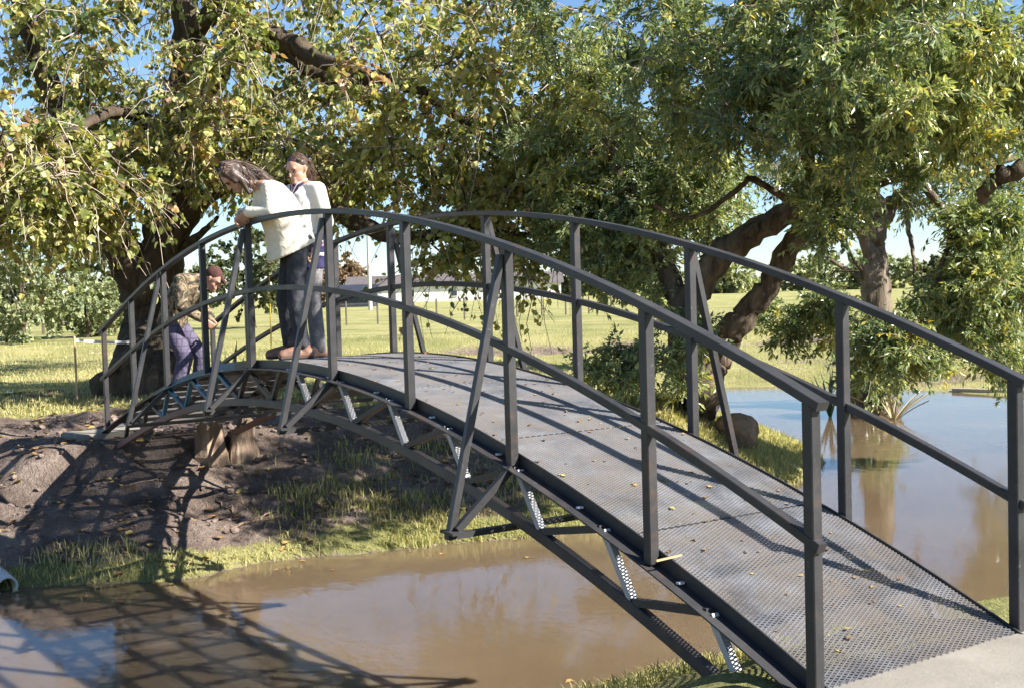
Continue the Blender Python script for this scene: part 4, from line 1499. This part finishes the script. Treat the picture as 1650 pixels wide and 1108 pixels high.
def stump(px, py, dep, r, h, seed, label):
    c, dep = hit(px, py)
    g = float(ground_z(c[0], c[1])[0])
    A = Acc()
    rr = np.random.default_rng(seed)
    zz = np.array([-0.15, 0.0, 0.25, 0.6, 1.0, 1.06]) * h
    zz[0] = -0.15
    n = 18
    wob = 1 + 0.16 * np.sin(np.arange(n) * 2 * math.pi / n * 3 + rr.uniform(0, 6)) + 0.07 * rr.normal(size=n)
    V = []
    for k, z in enumerate(zz):
        f = (1.35, 1.25, 1.08, 1.0, 0.95, 0.0)[k]
        for j in range(n):
            a = j * 2 * math.pi / n
            V.append((math.cos(a) * r * wob[j] * f, math.sin(a) * r * wob[j] * f, z + (0.09 * math.cos(a + seed) + 0.025 * rr.normal() if k == 4 else 0)))
    F = [(i * n + j, i * n + (j + 1) % n, (i + 1) * n + (j + 1) % n, (i + 1) * n + j) for i in range(5) for j in range(n)]
    me = np_mesh('tree_stump', V, np.array(F))
    o = link('tree_stump', me, STUMP, None, (c[0], c[1], g))
    tag(o, label, 'stump')


stump(336, 735, 13.3, 0.17, 0.30, 3, 'wider sawn stump on the earth bank under the far half of the bridge')
stump(390, 727, 13.0, 0.13, 0.30, 8, 'narrower sawn stump beside the wider one under the bridge')

ROCK = plain('tan_stone', (0.2, 0.14, 0.095), 0.9, 0.35, 7, bump=0.8, bscale=18, bdist=0.03)
c = Wz(1192, 722, -1.72)
rk = lump('boulder', (c[0], c[1], float(ground_z(c[0], c[1])[0]) + 0.1), (0.3, 0.26, 0.24), ROCK, 4)
tag(rk, 'rounded tan boulder at the foot of the leaning evergreen tree', 'rock')

# drain pipe end at the water
PVC = plain('grey_white_pipe', (0.5, 0.5, 0.48), 0.6, 0.15)
pc = Wz(12, 945, -2.05)
pdir = np.array([-0.9, -0.05, -0.05])
pdir /= np.linalg.norm(pdir)
prof = [(0.095, 0), (0.095, 0.5), (0.078, 0.5), (0.078, 0)]
s_ = np.cross(pdir, (0, 0, 1.0))
s_ /= np.linalg.norm(s_)
u_ = np.cross(s_, pdir)
V, F = [], []
for r_, l_ in prof:
    for j in range(20):
        a = j * math.pi / 10
        V.append(pc + s_ * r_ * math.cos(a) + u_ * r_ * math.sin(a) - pdir * l_)
for i in range(4):
    for j in range(20):
        F.append((i * 20 + j, i * 20 + (j + 1) % 20, ((i + 1) % 4) * 20 + (j + 1) % 20, ((i + 1) % 4) * 20 + j))
me = np_mesh('drain_pipe', V, np.array(F), True)
fixn(me)
tag(link('drain_pipe', me, PVC), 'pale drain pipe sticking out of the bank at the waterline', 'pipe')

# barrier tape from trunk to stake
TAPE = plain('white_red_tape', (0.75, 0.7, 0.68), 0.5, 0.1)
stk_p = W(120, 547, 18.6)
t0, t1 = W(122, 548, 18.6), W(262, 545, 19.6)
tp = np.linspace(0, 1, 12)[:, None]
cv = t0 * (1 - tp) + t1 * tp + np.array([0, 0, -0.05]) * np.sin(tp * math.pi)
V = np.concatenate([cv + [0, 0, 0.025], cv - [0, 0, 0.025]])
F = np.array([(i, i + 1, 12 + i + 1, 12 + i) for i in range(11)])
me = np_mesh('barrier_tape', V, F)
o = link('barrier_tape', me, TAPE)
sm = o.modifiers.new('t', 'SOLIDIFY')
sm.thickness = 0.003
tag(o, 'thin white barrier tape strung from the big trunk to a stake', 'tape')
g0 = float(ground_z(stk_p[0], stk_p[1])[0])
o = bar('stake', (stk_p[0], stk_p[1], g0 - 0.1), (stk_p[0], stk_p[1], stk_p[2] + 0.05), 0.03, 0.03, WOOD, None, up=(1, 0, 0), bevel=0.004)
tag(o, 'thin wooden stake holding the end of the barrier tape', 'stake')
YEL = plain('yellow_cane', (0.65, 0.42, 0.06), 0.5, 0.15)
yb = np.array([1.22, 0.31, dz(1.22) - 0.014])
yt = yb + np.array([-0.02, 0.0, 0.73])
V, F = tube_vf(np.array([yb, (yb + yt) / 2, yt]), np.array([0.006, 0.006, 0.005]), 8)
tag(link('cane', np_mesh('cane', V, F, True), YEL), 'slim yellow cane standing on the deck beside the leaning woman', 'cane')

# agave like plant beyond the bridge
SPIKE = plain('grey_green_spike_leaf', (0.07, 0.12, 0.06), 0.5, 0.25)


def spiky(px, py, dep, n, ln, label, mat=SPIKE, spread=0.5, name='spiky_plant', wd=0.05):
    c = W(px, py, dep)
    c[2] = float(ground_z(c[0], c[1])[0])
    t = empty(name, tuple(c))
    tag(t, label, 'plant')
    r = np.random.default_rng(int(px))
    for k in range(n):
        a = r.uniform(0, 2 * math.pi)
        sp = spread * r.uniform(0.15, 1)
        d = np.array([math.cos(a) * sp, math.sin(a) * sp, 1.0])
        L = ln * r.uniform(0.65, 1.05)
        q = np.linspace(0, 1, 6)[:, None]
        mid = d * L * q + np.array([math.cos(a), math.sin(a), -0.35]) * (0.35 * sp * L) * q ** 2
        sd = np.array([-math.sin(a), math.cos(a), 0])
        w_ = wd * np.array([0.6, 1.0, 1.0, 0.8, 0.5, 0.03])[:, None]
        V = np.concatenate([mid - sd * w_, mid + [0, 0, -0.02], mid + sd * w_])
        F = [(i, i + 1, 6 + i + 1, 6 + i) for i in range(5)] + [(6 + i, 6 + i + 1, 12 + i + 1, 12 + i) for i in range(5)]
        link('leaf', np_mesh('leaf', V, np.array(F), True), mat, t)
    return t


spiky(370, 570, 16.5, 9, 1.05, 'small spiky grey green plant beyond the far half of the bridge', spread=0.35)
REED = plain('dry_reed', (0.36, 0.29, 0.15), 0.7, 0.25)
GREENP = plain('bright_water_plant_leaf', (0.2, 0.33, 0.05), 0.4, 0.25)


def pond_plant(px, py, n, ln, label, mat, wd, spread):
    c = Wz(px, py, WATER_Z)
    dep = (c - CAM) @ C_D
    t = spiky(px, py, dep, n, ln, label, mat, spread, 'water_plant', wd)
    t.location = (c[0], c[1], WATER_Z - 0.05)


pond_plant(1338, 672, 12, 1.0, 'dark reed clump in the pond beside the small grassy point', SPIKE, 0.03, 0.4)
pond_plant(1392, 662, 14, 0.7, 'bright green broad leaved water plant at the foot of the upright tree', GREENP, 0.11, 0.9)
pond_plant(1440, 676, 12, 0.7, 'dry straw coloured reed clump right of the bright water plant', REED, 0.025, 1.2)

# stick lying across the near edge of the deck
dx = -4.33
o = bar('twig', (dx, 0.70, dz(dx) + 0.004), (dx - 0.01, 0.56, dz(dx) + 0.012), 0.008, 0.008, WOOD, None)
tag(o, 'short pale twig lying across the near edge of the deck', 'twig')

# plank edging on the far shore of the pond
a, b = hit(1535, 630)[0] + [0, 0, 0.03], hit(1660, 634)[0] + [0, 0, 0.03]
o = bar('plank', a, b, 0.12, 0.1, plain('weathered_plank', (0.42, 0.36, 0.29), 0.8, 0.2), None, bevel=0.01)
tag(o, 'long weathered plank along the far shore of the pond', 'plank')

# ------------------------------------------------------------------ far things
def gnd(px, dep):
    c = W(px, 500, dep)
    return np.array([c[0], c[1], float(ground_z(c[0], c[1])[0])])


# low white building
WHITE = plain('whitewashed_wall', (0.72, 0.69, 0.64), 0.9, 0.06, 1.0)
ROOF = plain('dark_sheet_roof', (0.12, 0.10, 0.095), 0.7, 0.2, 1.0)
DARKM = plain('dark_navy_sheet', (0.03, 0.035, 0.05), 0.6, 0.2, 1.0)


def house(name, px0, px1, dep, wall_h, roof_h, depth_m, wallm, roofm, label, nwin):
    a, b = gnd(px0, dep), gnd(px1, dep)
    L = np.linalg.norm((b - a)[:2])
    t = empty(name, tuple(a), math.atan2(b[1] - a[1], b[0] - a[0]))
    tag(t, label, 'building')
    # local x along the front, local y positive away from the camera
    sgn = 1.0 if (np.array([-(b - a)[1], (b - a)[0]]) @ C_D[:2]) > 0 else -1.0
    D_ = depth_m * sgn
    lo, hi = min(0, D_), max(0, D_)
    box('wall', (0, lo, -0.5), (L, hi, wall_h), wallm, t)
    e = 0.5
    V = [(-e, lo - e, wall_h), (L + e, lo - e, wall_h), (L + e, hi + e, wall_h), (-e, hi + e, wall_h), (-e, (lo + hi) / 2, wall_h + roof_h), (L + e, (lo + hi) / 2, wall_h + roof_h)]
    me = bpy.data.meshes.new('roof')
    me.from_pydata(V, [], [(0, 1, 5, 4), (2, 3, 4, 5), (0, 4, 3), (1, 2, 5), (3, 2, 1, 0)])
    fixn(me)
    link('roof', me, roofm, t)
    for k in range(nwin):
        x = L * (k + 0.5) / nwin
        w = box('window', (x - 0.5, -0.06 * sgn - 0.03, 0.9), (x + 0.5, -0.06 * sgn + 0.03, min(1.8, wall_h - 0.2)), DARKM, t)
        box('sill', (x - 0.6, -0.1 * sgn - 0.08, 0.8), (x + 0.6, -0.1 * sgn + 0.08, 0.89), wallm, w)
    return t


house('farm_building', 560, 905, 200, 2.7, 2.0, 9, WHITE, ROOF, 'long low white building with dark roof across the meadow', 5)
house('shed', 543, 602, 150, 1.6, 1.3, 5, DARKM, DARKM, 'dark navy shed in front of the long white building', 0)
POLE = plain('pale_pole', (0.55, 0.5, 0.44), 0.8, 0.1)
c = gnd(597, 120)
pt = empty('utility_pole', tuple(c))
tag(pt, 'pale utility pole standing before the long white building', 'pole')
V, F = tube_vf(np.array([(0, 0, -0.5), (0, 0, 3), (0, 0, 8.5)]), np.array([0.22, 0.2, 0.16]), 10)
link('shaft', np_mesh('shaft', V, F, True), POLE, pt)
bar('crossarm', (-0.5, 0.7, 8.1), (0.5, -0.7, 8.1), 0.12, 0.12, POLE, pt)

FPOST = plain('fence_post_wood', (0.1, 0.08, 0.06), 0.9, 0.3, 4)


def fence(name, px0, px1, d0, d1, n, h, rails, label, rr, pr):
    a0, b0 = gnd(px0, d0), gnd(px1, d1)
    t = empty(name, tuple(a0))
    tag(t, label, 'fence')
    pts = []
    for k in range(n):
        f = k / (n - 1)
        x, y = a0[0] * (1 - f) + b0[0] * f, a0[1] * (1 - f) + b0[1] * f
        z = float(ground_z(x, y)[0])
        pts.append(np.array([x, y, z]) - a0)
    for p_ in pts:
        bar('post', p_ + [0, 0, -0.3], p_ + [0, 0, h], pr, pr, FPOST, t, up=(1, 0, 0))
    for k in range(n - 1):
        for r_ in rails:
            bar('rail', pts[k] + [0, 0, r_], pts[k + 1] + [0, 0, r_], rr, rr, FPOST, t)


fence('rail_fence', -60, 235, 52, 60, 6, 0.62, (0.52,), 'low dark rail fence at the left of the meadow', 0.09, 0.11)
fence('wire_fence', 505, 985, 60, 74, 12, 1.25, (0.35, 0.75, 1.1), 'thin post and wire fence crossing the meadow behind the bridge', 0.012, 0.07)


def far_tree(px, dep, h, r, seed, label, kind='tree', n=26, hue=0.5, mat=LEAF_BG, leaf=0.5, tw=1.1, low=0.45, per=10):
    b_ = gnd(px, dep)
    up = np.array([0, 0, 1.0])
    rs = np.random.default_rng(seed)
    limbs_ = [([b_ - up * 0.3, b_ + up * h * 0.25, b_ + up * h * 0.5 + rs.normal(size=3) * 0.03 * h, b_ + up * h * 0.85], 0.04 * h, 0.008 * h)]
    blobs_ = [(b_ + up * h * (low + (1 - low) / 2), r, h * (1 - low) / 2, n), (b_ + up * h * low + rs.normal(size=3) * [r, r, 0] * 0.4, r * 0.8, h * 0.2, n // 3)]
    return grow_tree('far_tree' if kind == 'tree' else 'shrub', label, kind, limbs_, blobs_, BARK_DARK, mat, BROAD, leaf, twigs=(8, tw), per_twig=per, droop=0.2,
                     twig_r=0.02 * leaf, seed=seed, hue=(hue, 0.2), clump_tone=0.15, branch_r=0.06 * h / 6)


LEAF_RUST = mat_leaf('rusty_far_leaf', [(0.0, (0.12, 0.075, 0.045)), (0.5, (0.24, 0.16, 0.09)), (1.0, (0.34, 0.24, 0.12))], 0.3, 0.7)
LEAF_PALE = mat_leaf('pale_willow_leaf', [(0.0, (0.14, 0.18, 0.09)), (0.5, (0.27, 0.31, 0.15)), (1.0, (0.42, 0.42, 0.22))], 0.35, 0.6)
far_tree(35, 46, 3.6, 2.3, 31, 'pale green willow like shrub at the left edge of the meadow', 'shrub', 26, 0.5, LEAF_PALE, 0.16, 0.7, 0.2, 22)
far_tree(140, 50, 2.7, 2.1, 32, 'lower pale shrub just left of the big trunk', 'shrub', 22, 0.55, LEAF_PALE, 0.16, 0.7, 0.15, 22)
far_tree(55, 78, 7.5, 4.6, 41, 'taller dark green tree behind the pale shrubs at the left', 'tree', 40, 0.35, LEAF_BG, 0.24, 1.0, 0.12, 24)
far_tree(215, 84, 6.5, 4.0, 42, 'dark green tree behind the big forked trunk', 'tree', 34, 0.35, LEAF_BG, 0.24, 1.0, 0.12, 24)
far_tree(405, 62, 5.2, 2.7, 33, 'green shrub behind the leaning woman across the meadow', 'shrub', 28, 0.35, LEAF_BG, 0.2, 0.8, 0.2, 20)
for k, (px_, dep_, h_, r_, lab, m_) in enumerate([
        (562, 210, 9.0, 4.5, 'rusty brown tree left of the utility pole on the horizon', LEAF_RUST),
        (505, 230, 8.0, 5.0, 'rusty brown tree behind the dark shed on the horizon', LEAF_RUST),
        (300, 240, 9.0, 6.0, 'far tree on the horizon behind the big forked trunk', LEAF_BG),
        (-40, 220, 10.0, 6.5, 'far tree at the left end of the horizon', LEAF_BG),
        (200, 260, 8.0, 6.5, 'far tree on the horizon above the rail fence', LEAF_BG),
        (720, 260, 8.0, 6.5, 'far tree behind the middle of the white building', LEAF_BG),
        (820, 250, 8.5, 6.0, 'far tree behind the right end of the white building', LEAF_BG),
        (940, 230, 8.0, 6.0, 'far tree on the horizon right of the white building', LEAF_BG),
        (1040, 250, 7.0, 6.5, 'far tree on the horizon left of the leaning limbs', LEAF_BG),
        (1180, 200, 5.5, 6.0, 'low far tree seen below the leaning limbs', LEAF_PALE),
        (1300, 210, 5.8, 7.0, 'low far tree between the leaning limbs and the upright trunk', LEAF_PALE),
        (1420, 205, 6.2, 7.0, 'low far tree behind the upright trunk', LEAF_PALE),
        (1530, 190, 6.0, 6.0, 'low far tree right of the upright trunk', LEAF_BG),
        (1640, 250, 6.5, 7.0, 'far tree at the right end of the horizon', LEAF_BG)]):
    far_tree(px_, dep_, h_, r_, 50 + k, lab, 'tree', 30, 0.5, m_, 0.66, 1.7, 0.08, 11)


# broken branches lying on the earth bank
def fallen(px0, py0, px1, py1, r, label):
    a_, b_ = hit(px0, py0)[0], hit(px1, py1)[0]
    q_ = np.linspace(0, 1, 9)[:, None]
    c_ = a_ * (1 - q_) + b_ * q_
    rr_ = np.random.default_rng(int(px0))
    c_[1:-1] += rr_.normal(size=(7, 3)) * [0.03, 0.03, 0.0]
    c_[:, 2] = ground_z(c_[:, 0], c_[:, 1]) + r * 1.2
    V_, F_ = tube_vf(c_, np.linspace(r, r * 0.4, 9), 7)
    tag(link('fallen_branch', np_mesh('fallen_branch', V_, F_, True), STUMP), label, 'branch', 'branches lying on the bank')


fallen(372, 858, 462, 812, 0.018, 'pale broken branch lying lengthwise on the dug earth bank')
fallen(385, 835, 340, 815, 0.012, 'shorter thin branch lying just above the longer one on the bank')
fallen(20, 742, 70, 720, 0.014, 'thin branch on the sunlit earth at the left edge of the bank')

# leaf crumbs and dry bits on the deck
n_ = 260
lx = rg.uniform(-5.1, 0.5, n_)
ly = np.clip(rg.normal(0, 0.33, n_), -0.56, 0.56)
pos = np.column_stack([lx, ly, np.polyval(ZP, lx) - 0.010])
dr = rg.normal(size=(n_, 3)) * [1, 1, 0.1]
bits = link('leaf_crumbs', leaves_mesh('leaf_crumbs', pos, dr, rg.uniform(0.008, 0.035, n_), BROAD, rg.uniform(0, 1, n_), 4.0, rg), LITTER)
tag(bits, 'dry leaf crumbs scattered on the mesh deck of the bridge', 'leaves', kind='stuff')
